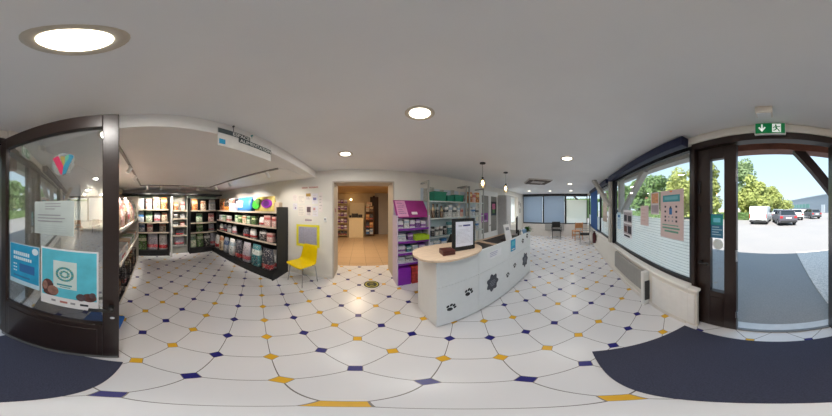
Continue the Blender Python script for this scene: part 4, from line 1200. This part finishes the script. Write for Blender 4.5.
def bin_(x, wd, label, h=.19):
    t = thing('storage_bin', label, 'bin', (x, 2.50, 1.74), 0, 'green bins on the wall rack')
    b = B()
    hw = wd/2
    b.loft([[Vector((sx_*hw*f, sy*.12*f, z)) for sx_, sy in ((-1, -1), (1, -1), (1, 1), (-1, 1))] for f, z in ((.85, 0), (1, h), (.94, h), (.82, .012))], cap=False)
    b._faces([(-hw*.82, -.1, .012), (hw*.82, -.1, .012), (hw*.82, .1, .012), (-hw*.82, .1, .012)], [(0, 1, 2, 3)])
    b.obj('tub', green_bin, t)
    B().box(-hw-.008, hw+.008, -.13, -.118, h-.02, h).box(-hw-.008, hw+.008, .118, .13, h-.02, h).box(-hw-.008, -hw+.004, -.118, .118, h-.02, h).box(hw-.004, hw+.008, -.118, .118, h-.02, h).obj('rim', green_bin, t)
bin_(1.65, .34, 'wide teal green bin, leftmost on the wall rack', .22); bin_(1.94, .20, 'small teal green bin, middle of three on the wall rack', .15); bin_(2.22, .30, 'teal green bin beside the metal post, right of three', .18)
def rk(z, x0, items, where, y=2.47, grp='goods on the wall racks'):
    for i, (kind, x, wd, h, c) in enumerate(items):
        m = P_[c]; h = round(h*1.22, 3)
        me = box_mesh(wd, .1, h, m) if kind == 'box' else bottle_mesh(wd/2, h, m) if kind == 'bottle' else can_mesh(wd/2, h, m)
        put({'box': 'product_box', 'bottle': 'product_bottle', 'can': 'product_tub'}[kind], me, (x0+x, y, z), 0, '%s %s, %s from the left %s' % (c, {'box': 'box', 'bottle': 'bottle', 'can': 'tub'}[kind], ordn(i), where), {'box': 'box', 'bottle': 'bottle', 'can': 'tub'}[kind], grp)
rk(1.38, 1.30, [('bottle', .10, .08, .24, 'cream'), ('bottle', .21, .08, .25, 'brown'), ('bottle', .32, .08, .25, 'black and white'), ('bottle', .43, .08, .22, 'brown'), ('box', .55, .1, .2, 'white and grey'), ('box', .67, .1, .24, 'white'), ('box', .80, .12, .19, 'white and grey'), ('box', .93, .1, .23, 'white'), ('box', 1.04, .08, .17, 'pink')], 'on the upper shelf under the green bins')
rk(.98, 1.30, [('bottle', .09, .09, .21, 'bright blue'), ('can', .20, .09, .17, 'black and white'), ('can', .31, .09, .16, 'white and grey'), ('can', .42, .09, .17, 'white and grey'), ('can', .53, .09, .16, 'black and white'), ('box', .66, .12, .23, 'teal'), ('box', .80, .12, .2, 'white and blue'), ('box', .94, .12, .21, 'white'), ('box', 1.05, .07, .19, 'white and blue')], 'on the middle shelf under the green bins')
rk(.62, 1.30, [('box', .12, .14, .2, 'white and blue'), ('box', .3, .14, .2, 'white'), ('box', .48, .14, .22, 'bright blue'), ('box', .68, .16, .2, 'white and grey'), ('box', .9, .16, .2, 'white and blue')], 'on the lowest shelf under the green bins')
rk(1.74, 2.50, [('box', .16, .14, .24, 'orange'), ('box', .32, .12, .22, 'pink'), ('box', .48, .12, .25, 'orange')], 'on the top shelf of the narrow rack')
rk(1.38, 2.50, [('box', .14, .12, .18, 'white'), ('box', .30, .12, .2, 'white and blue'), ('box', .46, .12, .17, 'white and grey')], 'on the second shelf of the narrow rack')
rk(.98, 2.50, [('box', .14, .12, .2, 'white and purple'), ('box', .30, .12, .18, 'white'), ('box', .46, .12, .2, 'white and blue')], 'on the third shelf of the narrow rack')
# clear tall display pieces above the bins
for i, (x, h) in enumerate(((1.42, .3), (1.58, .34), (1.86, .3), (2.2, .32))):
    o = tag(B().box(-.06, .06, -.004, .0, 0, h).box(-.05, .05, -.006, -.004, .04, h-.06).obj('leaflet_pocket', M('greyish_clear_print', (186, 186, 178), .5, var=.25, scale=25), None, (x, 2.635, 1.745)),
            'greyish leaflet pocket standing at the back of the rack, %s from the left' % ordn(i), 'leaflet', 'leaflet pockets above the green bins')

# ================================================================== WHITE DOORS AND BITS ON THE BACK WALL
dd = sroot('door_4', (3.28, 2.66, 0))
glass_dim = M('greyed_door_glass', (150, 148, 144), .15, var=.15, scale=2)
B().box(0, 1.18, -.03, 0, 2.12, 2.2).box(0, .05, -.03, 0, 0, 2.12).box(1.13, 1.18, -.03, 0, 0, 2.12).obj('door_frame', white_pvc, dd)
for x0 in (.05, .592):
    lf = B().box(x0, x0+.07, -.05, -.015, 0, 2.12).box(x0+.468, x0+.538, -.05, -.015, 0, 2.12).box(x0+.07, x0+.468, -.05, -.015, 2.02, 2.12).box(x0+.07, x0+.468, -.05, -.015, 0, .75).obj('door_leaf', white_pvc, dd)
    B().box(x0+.07, x0+.468, -.035, -.025, .75, 2.02).obj('pane', glass_dim, lf)
B().cyl((.575, -.05, 1.0), (.575, -.09, 1.0), .012).box(.50, .585, -.1, -.085, .99, 1.01).obj('door_handle', chrome, dd)
o = sheet('poster', 'dark poster with a pink and green picture on the right white glazed door', 'poster', (4.13, 2.607, 1.58), 0, .34, .50, M('poster_dark', (36, 34, 44), .4),
      [(.2, .45, .8, .85, M('poster_pink', (206, 110, 150), .5, var=.4, scale=15)), (.25, .15, .75, .45, M('poster_green', (90, 130, 80), .5, var=.4, scale=15)), (0, 0, 1, .12, M('poster_navy', (40, 60, 80)))])
o = sheet('poster', 'purple poster with a dark middle on the left white glazed door', 'poster', (3.565, 2.607, 1.28), 0, .36, .30, M('poster_violet', (150, 66, 160), .45), [(.2, .3, .8, .75, M('poster_plum', (90, 40, 110), .5, var=.3, scale=20)), (.1, .05, .9, .15, paper)])
t = thing('cabinet', 'tall white cupboard between the glazed doors and the bright window', 'cabinet', (4.52, 2.30, 0))
B().box(0, .42, 0, .355, 0, 2.1).obj('body', M('cupboard_grey_white', (206, 204, 204), .5), t, bevel=.004)
B().box(.01, .41, -.018, 0, .05, 2.08).obj('door', M('cupboard_grey_white', (206, 204, 204)), t, bevel=.003)
B().box(.04, .05, -.04, -.018, .95, 1.1).obj('handle', chrome, t)
for i, (x, z, wd, ht) in enumerate(((6.78, 1.86, .14, .2), (7.02, 1.78, .14, .2), (6.92, 1.45, .2, .26))):
    t = thing('picture_frame', ['small framed picture on the back wall beside the window, upper left of three', 'small framed picture on the back wall nearest the far corner', 'slightly larger framed picture lowest of three in the far corner'][i], 'picture', (x, 2.66, z), 0, 'framed pictures in the far left corner')
    B().box(-wd/2, wd/2, -.015, 0, -ht/2, ht/2).obj('frame', M('beige_frame', (200, 190, 176), .5), t)
    B().box(-wd/2+.02, wd/2-.02, -.017, -.015, -ht/2+.02, ht/2-.02).obj('print', M('faint_print', (176, 170, 164), .6, var=.3, scale=25), t)

# ================================================================== CHAIRS
def shell_chair(name, label, loc, rz, colm, legm, sh=.45, bh=.82, wd=.46, group=None):
    t = thing(name, label, 'chair', loc, rz, group)
    # one moulded shell, front is -y
    prof = [(-.23, sh-.025), (-.21, sh), (-.05, sh-.012), (.12, sh-.015), (.17, sh+.02), (.20, sh+.10), (.225, sh+.24), (.25, bh)]
    n = 9; vs = []; fs = []
    for k, (y, z) in enumerate(prof):
        half = wd/2*(1.0 if k < 5 else 1-.05*(k-4))
        for i in range(n):
            u = -1+2*i/(n-1)
            dz = .02*u*u if k < 4 else 0
            dy = -.03*u*u if k >= 4 else 0
            vs.append(Vector((u*half, y+dy, z+dz)))
    for k in range(len(prof)-1):
        for i in range(n-1): fs.append((k*n+i, k*n+i+1, (k+1)*n+i+1, (k+1)*n+i))
    b = B(); b._faces(vs, fs)
    o = b.obj('shell', colm, t, smooth=True)
    m = o.modifiers.new('solid', 'SOLIDIFY'); m.thickness = .014; m.offset = -1
    m = o.modifiers.new('sub', 'SUBSURF'); m.levels = 1; m.render_levels = 1
    for sx_ in (-1, 1):
        for sy in (-1, 1):
            B().tube([(sx_*.15, sy*.12, sh-.05), (sx_*.19, sy*.16, sh-.06), (sx_*.215, sy*.20, 0)], .010, 8).obj('leg', legm, t, smooth=True)
    B().box(-.16, .16, -.13, -.11, sh-.055, sh-.035).box(-.16, .16, .11, .13, sh-.055, sh-.035).box(-.16, -.14, -.11, .11, sh-.055, sh-.035).box(.14, .16, -.11, .11, sh-.055, sh-.035).obj('seat_frame', legm, t)
    return t
shell_chair('moulded_chair', 'yellow moulded plastic chair on chrome legs against the white wall', (-1.10, 2.36, 0), -.42, yellow_p, chrome, wd=.48)
def wood_chair(label, loc, rz, m, seatm, arms=False):
    t = thing('wooden_chair', label, 'chair', loc, rz)
    B().box(-.22, .22, -.22, .2, .42, .46).obj('seat', seatm, t, bevel=.01)
    for sx_ in (-1, 1):
        B().cyl((sx_*.2, -.2, 0), (sx_*.19, -.19, .42), .016, .02).obj('leg', m, t)
        B().tube([(sx_*.2, .22, 0), (sx_*.19, .19, .44), (sx_*.19, .25, .9)], .018).obj('leg', m, t)
    B().box(-.19, .19, .215, .24, .62, .88).obj('backrest', m, t, bevel=.01)
    B().box(-.19, .19, -.2, -.18, .2, .23).box(-.19, -.17, -.18, .18, .2, .23).box(.17, .19, -.18, .18, .2, .23).obj('stretcher', m, t)
    return t
wood_chair('orange brown wooden chair in the far waiting corner', (6.62, -.45, 0), PI/2+.3, M('orange_wood', (206, 142, 92), .45, var=.15), M('orange_wood', (206, 142, 92)))
def metal_chair(label, loc, rz, m):
    t = thing('metal_chair', label, 'chair', loc, rz, 'black chairs in the waiting corner')
    B().box(-.22, .22, -.22, .2, .43, .47).obj('seat', M('black_cushion', (28, 30, 30), .7, var=.15), t, bevel=.015)
    B().box(-.21, .21, .2, .24, .56, .86).obj('backrest', M('black_cushion', (28, 30, 30)), t, bevel=.015)
    for sx_ in (-1, 1):
        B().tube([(sx_*.21, -.2, 0), (sx_*.21, -.2, .43)], .011).obj('leg', m, t)
        B().tube([(sx_*.21, .2, 0), (sx_*.21, .2, .44), (sx_*.21, .23, .86)], .011).obj('leg', m, t)
        B().tube([(sx_*.24, -.2, .40), (sx_*.24, -.2, .64), (sx_*.24, .18, .66)], .012).obj('armrest', m, t)
    return t
metal_chair('black chair with metal legs by the far end of the front windows', (5.75, -.72, 0), PI-.15, chrome)
metal_chair('black chair standing before the grey radiator of the far wall', (6.85, .62, 0), -PI/2+.15, black_m)
t = thing('fire_extinguisher', 'dark maroon rounded extinguisher on the wall panel below the blue blind', 'fire extinguisher', (4.9, -.97, .25))
B().lathe([(.05, 0), (.066, .02), (.066, .34), (.045, .40), (.02, .42)], n=18).obj('cylinder', M('maroon_paint', (84, 30, 40), .35), t, smooth=True)
B().cyl((0, 0, .42), (0, 0, .46), .018).box(-.015, .015, -.05, .03, .455, .475).obj('valve', black_m, t)
B().box(-.02, .02, -.075, -.06, .1, .3).obj('wall_bracket', dgrey, t)

# ================================================================== ROOM BEHIND THE PASSAGE
t = thing('cream_counter', 'tall cream counter block in the room behind the passage', 'counter', (-.62, 7.0, 0))
cw = M('cream_laminate', (232, 214, 180), .45, var=.03)
B().box(0, .78, 0, .55, 0, 1.05).obj('body', cw, t, bevel=.004)
B().box(-.02, .80, -.03, .57, 1.05, 1.08).obj('top', cw, t, bevel=.004)
t = thing('partition', 'cream partition panel standing behind the cream counter', 'partition', (-.62, 7.70, 0))
B().box(0, .86, 0, .05, 0, 1.98).obj('panel', cw, t)
B().box(0, .86, -.015, 0, 1.90, 1.98).obj('top_rail', M('cream_rail', (214, 190, 150), .5), t)
for i, (x, z, wd, ht) in enumerate(((-.30, 1.08, .34, .22), (-.55, 1.08, .12, .12), (.0, 1.08, .2, .16))):
    o = tag(B().box(-wd/2, wd/2, -.12, .12, 0, ht).box(-wd/2+.02, wd/2-.02, -.125, -.12, .02, ht-.03).obj('desk_machine', M('machine_black', (40, 36, 36), .5, var=.2), None, (x, 7.26, z), .1, bevel=.006),
            ['wide black machine on the cream counter behind the passage', 'small dark box at the left end of the cream counter', 'dark box at the right end of the cream counter'][i], 'machine')
def bshelf(label, loc, wd, zs, h, m):
    t = thing('display_shelf', label, 'shelving unit', loc, 0, 'shelves in the back room')
    B().box(0, wd, .30, .32, 0, h).obj('back_panel', m, t)
    for x in (0, wd-.02): B().box(x, x+.02, 0, .30, 0, h).obj('side_panel', m, t)
    for z in zs: B().box(.02, wd-.02, 0, .30, z-.02, z).obj('shelf', m, t)
    return t
bs = M('back_shelf_cream', (206, 184, 144), .5, var=.05)
bshelf('cream shelf of products left of the cream counter in the back room', (-1.46, 7.05, 0), .78, [.12, .45, .80, 1.15, 1.5, 1.85], 2.1, bs)
bcols = ['white and purple', 'lilac grey', 'white', 'cream', 'purple', 'pale green', 'dark and red', 'pink']
k = 0
for z, where in ((.12, 'lowest shelf'), (.45, 'second lowest shelf'), (.80, 'third lowest shelf'), (1.15, 'fourth lowest shelf'), (1.5, 'second highest shelf'), (1.85, 'highest shelf')):
    for i in range(4):
        c = 'dark and red' if z < .2 else bcols[(k*3+i) % 8]; k += 1
        put('product_box', box_mesh(.14, .12, .2, P_[c]), (-1.36+i*.185, 7.2, z), 0, '%s box, %s on %s, cream back room shelf' % (c, ordn(i)+' from left', where), 'box', 'boxes on the left back room shelf')
bshelf('dark shelf of products right of the cream counter in the back room', (.28, 7.30, 0), .48, [.12, .50, .95, 1.40], 1.72, M('back_shelf_brown', (120, 84, 60), .5))
for z, where, cs in ((.12, 'lowest', ('bright blue', 'white and blue')), (.50, 'second', ('dark and red', 'orange')), (.95, 'third', ('orange', 'dark and red')), (1.40, 'top', ('cream', 'brown'))):
    for i, c in enumerate(cs):
        put('product_box', box_mesh(.18, .14, .3, P_[c]), (.41+i*.21, 7.46, z), 0, '%s box, %s on the %s shelf of the dark back room shelf' % (c, ['left', 'right'][i], where), 'box', 'boxes on the right back room shelf')
put('product_box', box_mesh(.3, .2, .2, P_['cream']), (.5, 7.46, 1.72), 0, 'cream box on top of the dark shelf in the back room', 'box', None)
do = sroot('door_5', (.86, 8.02, 0))
B().box(-.1, .0, -.06, .02, 0, 2.34).box(.0, .55, -.06, .02, 2.26, 2.34).obj('door_frame', M('brown_door_frame', (64, 40, 30), .5), do)
B().box(-.28, .22, -.16, -.10, 0, 2.26).obj('door_leaf', M('brown_door', (54, 34, 28), .5, var=.15), do)

# ================================================================== OUTSIDE
def tree(label, loc, H, R, trunk_h, n, seed, m, group='trees beyond the parking area', conical=0):
    t = thing('tree', label, 'tree', loc, 0, group)
    r = random.Random(seed)
    b = B()
    b.tube([(0, 0, -.05), (.05, .02, trunk_h*.5), (0, .05, trunk_h+H*.2)], .05*R+.06, 8)
    for k in range(5):
        a = r.uniform(0, 2*PI)
        b.cyl((0, 0, trunk_h*.8), (math.cos(a)*R*.6, math.sin(a)*R*.6, trunk_h+H*.25), .06, .02, 6)
    b.obj('trunk', M('bark', (96, 78, 62), .9, var=.3), t)
    lobes = []
    for k in range(34):
        a = r.uniform(0, 2*PI); q = r.uniform(.1, .78); z = r.uniform(.08, .85)
        wz = 1-abs(z-.42)*1.1
        lobes.append((math.cos(a)*R*q*wz, math.sin(a)*R*q*wz, trunk_h+(H-trunk_h)*z, R*r.uniform(.26, .42)))
    b = B()
    for k in range(n):
        cx, cy, cz, rr = r.choice(lobes)
        v = Vector((r.gauss(0, 1), r.gauss(0, 1), r.gauss(0, 1))).normalized()
        p = Vector((cx, cy, cz))+v*rr*r.uniform(.75, 1.05)*Vector((1, 1, .9)).length/1.7
        nn = (v+Vector((r.uniform(-.6, .6), r.uniform(-.6, .6), r.uniform(-.2, .8)))).normalized()
        a = nn.orthogonal().normalized(); c = nn.cross(a)
        s_ = r.uniform(.10, .22)*(R/2.2)**.5*1.4
        th = r.uniform(0, PI)
        a, c = a*math.cos(th)+c*math.sin(th), c*math.cos(th)-a*math.sin(th)
        b._faces([p-a*s_, p-c*s_*.6, p+a*s_, p+c*s_*.6], [(0, 1, 2, 3)])
    f = b.obj('foliage', m, t); f['kind'] = 'stuff'
    return t
def leaf_mat(name, rgb):
    m = bpy.data.materials.new(name)
    n, out = nodes(m)
    nz = n.nodes.new('ShaderNodeTexNoise'); nz.inputs['Scale'].default_value = 1.5
    t = n.nodes.new('ShaderNodeTexCoord'); n.links.new(t.outputs['Object'], nz.inputs['Vector'])
    c = lin(rgb)
    cc = mixc(n, nz.outputs[0], tuple(v*.7 for v in c), tuple(min(1, v*1.3) for v in c))
    d = n.nodes.new('ShaderNodeBsdfDiffuse'); tr = n.nodes.new('ShaderNodeBsdfTranslucent')
    n.links.new(cc, d.inputs[0]); n.links.new(cc, tr.inputs[0])
    mx = n.nodes.new('ShaderNodeMixShader'); mx.inputs[0].default_value = .4
    n.links.new(d.outputs[0], mx.inputs[1]); n.links.new(tr.outputs[0], mx.inputs[2]); n.links.new(mx.outputs[0], out.inputs[0])
    MATS[name] = m
    return m
lg1 = leaf_mat('foliage_yellow_green', (176, 184, 116))
lg2 = leaf_mat('foliage_mid_green', (132, 160, 106))
lg3 = leaf_mat('foliage_grey_green', (152, 172, 130))
tree('broad yellow green tree left of the white van', (3.7, -21.5, 0), 6.9, 3.3, .4, 7000, 1, lg1)
tree('taller grey green tree behind the narrow door leaf', (7.2, -28.0, 0), 13.0, 3.6, 1.4, 5000, 2, lg3)
tree('rounded yellow green tree between the broad tree and the van', (.4, -28.5, 0), 6.4, 2.8, .5, 4000, 3, lg1)
tree('low green tree far behind the dark hatchback', (-3.6, -46, 0), 4.6, 2.6, .5, 1500, 4, lg1)
tree('second low green tree far behind the dark hatchback', (2.6, -48, 0), 4.4, 2.8, .5, 1500, 5, lg1)
for i, (x, y, H_, R_, m, lb) in enumerate([(13, -14.5, 8.2, 3.0, lg1, 'sunlit yellow green tree behind the large pink poster'), (18.5, -14.0, 7.6, 3.0, lg2, 'green tree in the middle of the big front window'), (24.5, -14.5, 8.0, 3.2, lg2, 'green tree left in the big front window'),
                                  (15.6, -22, 10.5, 3.2, lg1, 'tall pale tree behind the row at the window'), (31, -14, 8.0, 3.2, lg2, 'dense green tree beside the white timber post'), (38, -13, 8, 3.4, lg2, 'green tree seen far along the front windows'), (22, -22.5, 10, 3.4, lg3, 'tall grey green tree at the back of the row'), (10.4, -18.2, 10.0, 2.9, lg1, 'yellow green tree at the edge of the door frame')]):
    tree(lb, (x, y, 0), H_, R_, .5, 4000, 11+i, m)
def hedge(label, x0, x1, y0, y1, h, seed, m, n):
    r = random.Random(seed); t = thing('hedge', label, 'hedge', ((x0+x1)/2, (y0+y1)/2, 0), 0, None)
    b = B(); hx, hy = (x1-x0)/2, (y1-y0)/2
    b.box(-hx*.97, hx*.97, -hy*.8, hy*.8, 0, h*.9)
    for k in range(n):
        p = Vector((r.uniform(-hx, hx), r.choice((-hy, hy, r.uniform(-hy, hy))), r.uniform(0, h)))
        if abs(p.y) < hy*.99: p.z = h*r.uniform(.88, 1.04)
        a = Vector((r.gauss(0, 1), r.gauss(0, 1), r.gauss(0, 1))).normalized(); c = a.orthogonal().normalized(); s_ = r.uniform(.08, .16)
        b._faces([p-a*s_, p-c*s_*.6, p+a*s_, p+c*s_*.6], [(0, 1, 2, 3)])
    f = b.obj('foliage', m, t); f['kind'] = 'stuff'
hedge('green hedge on the verge left of the white van', 3.2, 8.5, -18.0, -17.3, .9, 3, lg2, 1500)
hedge('green hedge along the edge of the asphalt outside the front windows', 10, 40, -10.4, -9.6, 1.1, 4, lg2, 4000)

# cars: local front is -y (away), rear bumper at y = 0
def car(label, loc, rz, body_rgb, kind='hatch', group=None):
    t = thing('van' if kind == 'van' else 'car', label, 'van' if kind == 'van' else 'car', loc, rz, group)
    pm = M('car_paint_%d_%d_%d' % body_rgb, body_rgb, .3, metal=.25 if kind != 'van' else 0, var=.03)
    gm = M('car_glass', (40, 46, 52), .08, var=.1)
    pl = M('car_black_plastic', (44, 44, 46), .6)
    if kind == 'van':
        L, W, prof = 4.6, 1.74, [(0, .35), (0.02, .9), (.06, 1.72), (.18, 1.80), (2.9, 1.82), (3.3, 1.70), (3.75, 1.12), (4.5, .92), (4.6, .6), (4.58, .3), (0.1, .28)]
    else:
        L, W, prof = 4.15, 1.74, [(.02, .34), (0, .62), (.06, .90), (.10, .98), (3.05, .98), (4.0, .82), (4.14, .58), (4.12, .30), (.1, .28)]
    def section(pr, w_, inset=.0):
        b = B(); n = len(pr)
        rings = []
        for xx, sc in ((-w_/2, .0), (-w_/2+.06, 1), (w_/2-.06, 1), (w_/2, .0)):
            rings.append([Vector((xx, -(y+(.05 if y < L/2 else -.05)*(1-sc)), z-(0.03*(1-sc) if z > .8 else -.02*(1-sc)))) for y, z in pr])
        b.loft(rings)
        return b
    section(prof, W).obj('body', pm, t)
    if kind != 'van':
        # greenhouse: dark glass with painted roof and pillars
        gp = [(.10, .96), (.42, 1.40), (.75, 1.46), (1.9, 1.44), (2.95, .97)]
        b = B(); b.loft([[Vector((x_, -y, z)) for y, z in gp] for x_ in (-W/2+.10, W/2-.10)])
        for v in b.bm.verts:
            if v.co.z > 1.2: v.co.x *= .84
        b.obj('windows', gm, t)
        b = B(); b.loft([[Vector((x_, -y, z)) for y, z in [(.34, 1.405), (.75, 1.475), (1.9, 1.455), (2.0, 1.42), (.5, 1.40)]] for x_ in (-W/2+.22, W/2-.22)])
        b.obj('roof', pm, t)
        for sx_ in (-1, 1):
            b = B()
            b.cyl((sx_*(W/2-.12), -.12, .96), (sx_*(W/2-.25), -.48, 1.43), .05, .035, 6)
            b.obj('pillar', pm, t)
            B().cyl((sx_*(W/2-.10), -1.5, .96), (sx_*(W/2-.23), -1.5, 1.45), .03, .03, 6).obj('pillar', pm, t)
            B().cyl((sx_*(W/2-.10), -2.9, .97), (sx_*(W/2-.24), -1.92, 1.44), .035, .035, 6).obj('pillar', pm, t)
            B().box(sx_*(W/2-.20)-.13, sx_*(W/2-.20)+.13, -.03, .012, .70, .90).obj('tail_light', M('tail_red', (170, 36, 40), .25), t)
            B().box(sx_*(W/2+.06)-.06, sx_*(W/2+.06)+.06, -2.55, -2.45, .95, 1.06).obj('wing_mirror', pm, t)
        B().box(-W/2+.1, W/2-.1, -.06, .03, .30, .50).obj('bumper', pl, t, bevel=.02)
        B().box(-.26, .26, -.0, .03, .68, .79).obj('number_plate', paper, t)
    else:
        B().box(-W/2+.02, W/2-.02, -.1, .05, .24, .46).obj('bumper', pl, t, bevel=.02)
        for sx_ in (-1, 1):
            B().box(sx_*(W/2-.07)-.05, sx_*(W/2-.07)+.05, -.06, .012, .62, 1.05).obj('tail_light', M('tail_red', (170, 36, 40)), t)
            B().box(sx_*(W/2-.01)-.02, sx_*(W/2-.01)+.02, -3.4, -2.4, 1.12, 1.55).obj('side_window', gm, t)
            B().box(sx_*(W/2+.09)-.09, sx_*(W/2+.09)+.09, -3.4, -3.28, 1.08, 1.28).obj('wing_mirror', pl, t)
        B().box(-.006, .006, -.05, .03, .5, 1.72).obj('door_seam', M('seam_grey', (150, 150, 150)), t)
        B().box(-.26, .26, .03, .055, .50, .60).obj('number_plate', M('plate_cream', (226, 224, 206)), t)
        B().box(.04, .1, -.02, .03, .85, 1.0).obj('rear_handle', pl, t)
        B().box(-W/2+.15, W/2-.15, -3.72, -3.30, 1.16, 1.66, mat=Matrix.Translation((0, -3.5, 1.4)) @ Matrix.Rotation(.9, 4, 'X') @ Matrix.Translation((0, 3.5, -1.4))).obj('windscreen', gm, t)
    for sx_ in (-1, 1):
        for y in (.78, L-.82):
            wh = B().cyl((sx_*(W/2-.2), -y, .31), (sx_*(W/2+.005), -y, .31), .31, n=20).obj('wheel', M('tyre', (34, 34, 36), .8), t)
            B().cyl((sx_*(W/2-.02), -y, .31), (sx_*(W/2+.012), -y, .31), .19, n=14).obj('hub_cap', M('alloy', (170, 172, 176), .3, metal=.6), wh)
    return t
GZ = -.03
car('white van parked with its plain rear towards the entrance', (1.78, -12.7, GZ), -.06, (236, 238, 240), 'van')
car('dark grey hatchback parked right of the white van', (-1.12, -11.9, GZ), .20, (96, 94, 104), 'hatch')
car('pale blue grey car half hidden between the van and the dark hatchback', (-.25, -17.6, GZ), .0, (176, 190, 196), 'hatch', None)
car('white car behind the right side of the dark hatchback', (-2.75, -17.0, GZ), .05, (226, 228, 230), 'hatch')
car('grey car parked near the grey building', (-5.9, -18.6, GZ), .25, (110, 112, 118), 'hatch')
car('white car at the far right of the parking area', (-8.0, -17.6, GZ), -1.1, (230, 232, 234), 'hatch')
car('silver car parked beside the green trees outside the big window', (19.0, -7.2, GZ), 1.5, (200, 206, 210), 'hatch')
# long grey building
t = thing('building', 'long blue grey hall with green lettering blocks beyond the cars', 'building', (-17.0, -40.0, 0), -1.395)
B().box(0, 46, -20, 0, -.1, 6.2).obj('wall', M('bluegrey_cladding', (150, 160, 172), .6, var=.06, scale=2), t)
B().box(-.1, 46.1, -20.1, .1, 6.2, 6.5).obj('roof_edge', M('pale_roof_edge', (190, 196, 204), .5), t)
for i in range(6):
    B().box(16+i*4.4, 19.4+i*4.4, 0, .1, 1.6, 3.4).obj('green_panel', M('sign_green_panel', (110, 160, 150), .5), t)
B().box(3.0, 5.5, 0, .08, 0, 2.8).obj('door', M('bright_door', (214, 220, 226), .4), t)
t = thing('fence', 'low pale wall running along the far edge of the parking area', 'fence', (3, -36, 0))
B().box(-14, 14, 0, .2, -.05, 1.1).obj('wall_panel', M('pale_wall_outside', (206, 196, 186), .8), t)
B().box(-14.05, 14.05, -.04, .24, 1.1, 1.2).obj('coping', M('pale_coping', (220, 214, 206), .8), t)
t = thing('house', 'pale house partly hidden by trees outside the big window', 'house', (31.0, -24.5, 0), .1)
B().box(-4, 4, -3, 3, 0, 4.0).obj('wall', M('house_render', (220, 206, 190), .8), t)
B().prism([(-3.4, 4.0), (3.4, 4.0), (0, 6.2)], 'x', -4.3, 4.3).obj('roof', M('house_tiles', (160, 104, 86), .8, var=.2), t)
for x in (-2, 1.5): B().box(x-.5, x+.5, 3.0, 3.06, 1.2, 2.6).obj('window', M('house_window', (90, 100, 112), .2), t)
t = thing('clip_lamp', 'small glowing lamp at the top of the cream partition in the back room', 'lamp', (-.54, 7.66, 1.98))
B().cyl((0, 0, 0), (0, 0, .06), .02).obj('clip', chrome, t)
B().lathe([(.02, .05), (.06, .09), (.06, .12), (.02, .15)], n=14).obj('bulb', bulb_e, t, smooth=True)
hedge('tall leafy hedge outside the far window without a blind', 21.0, 22.4, -5.5, 1.2, 3.0, 9, lg2, 3500)
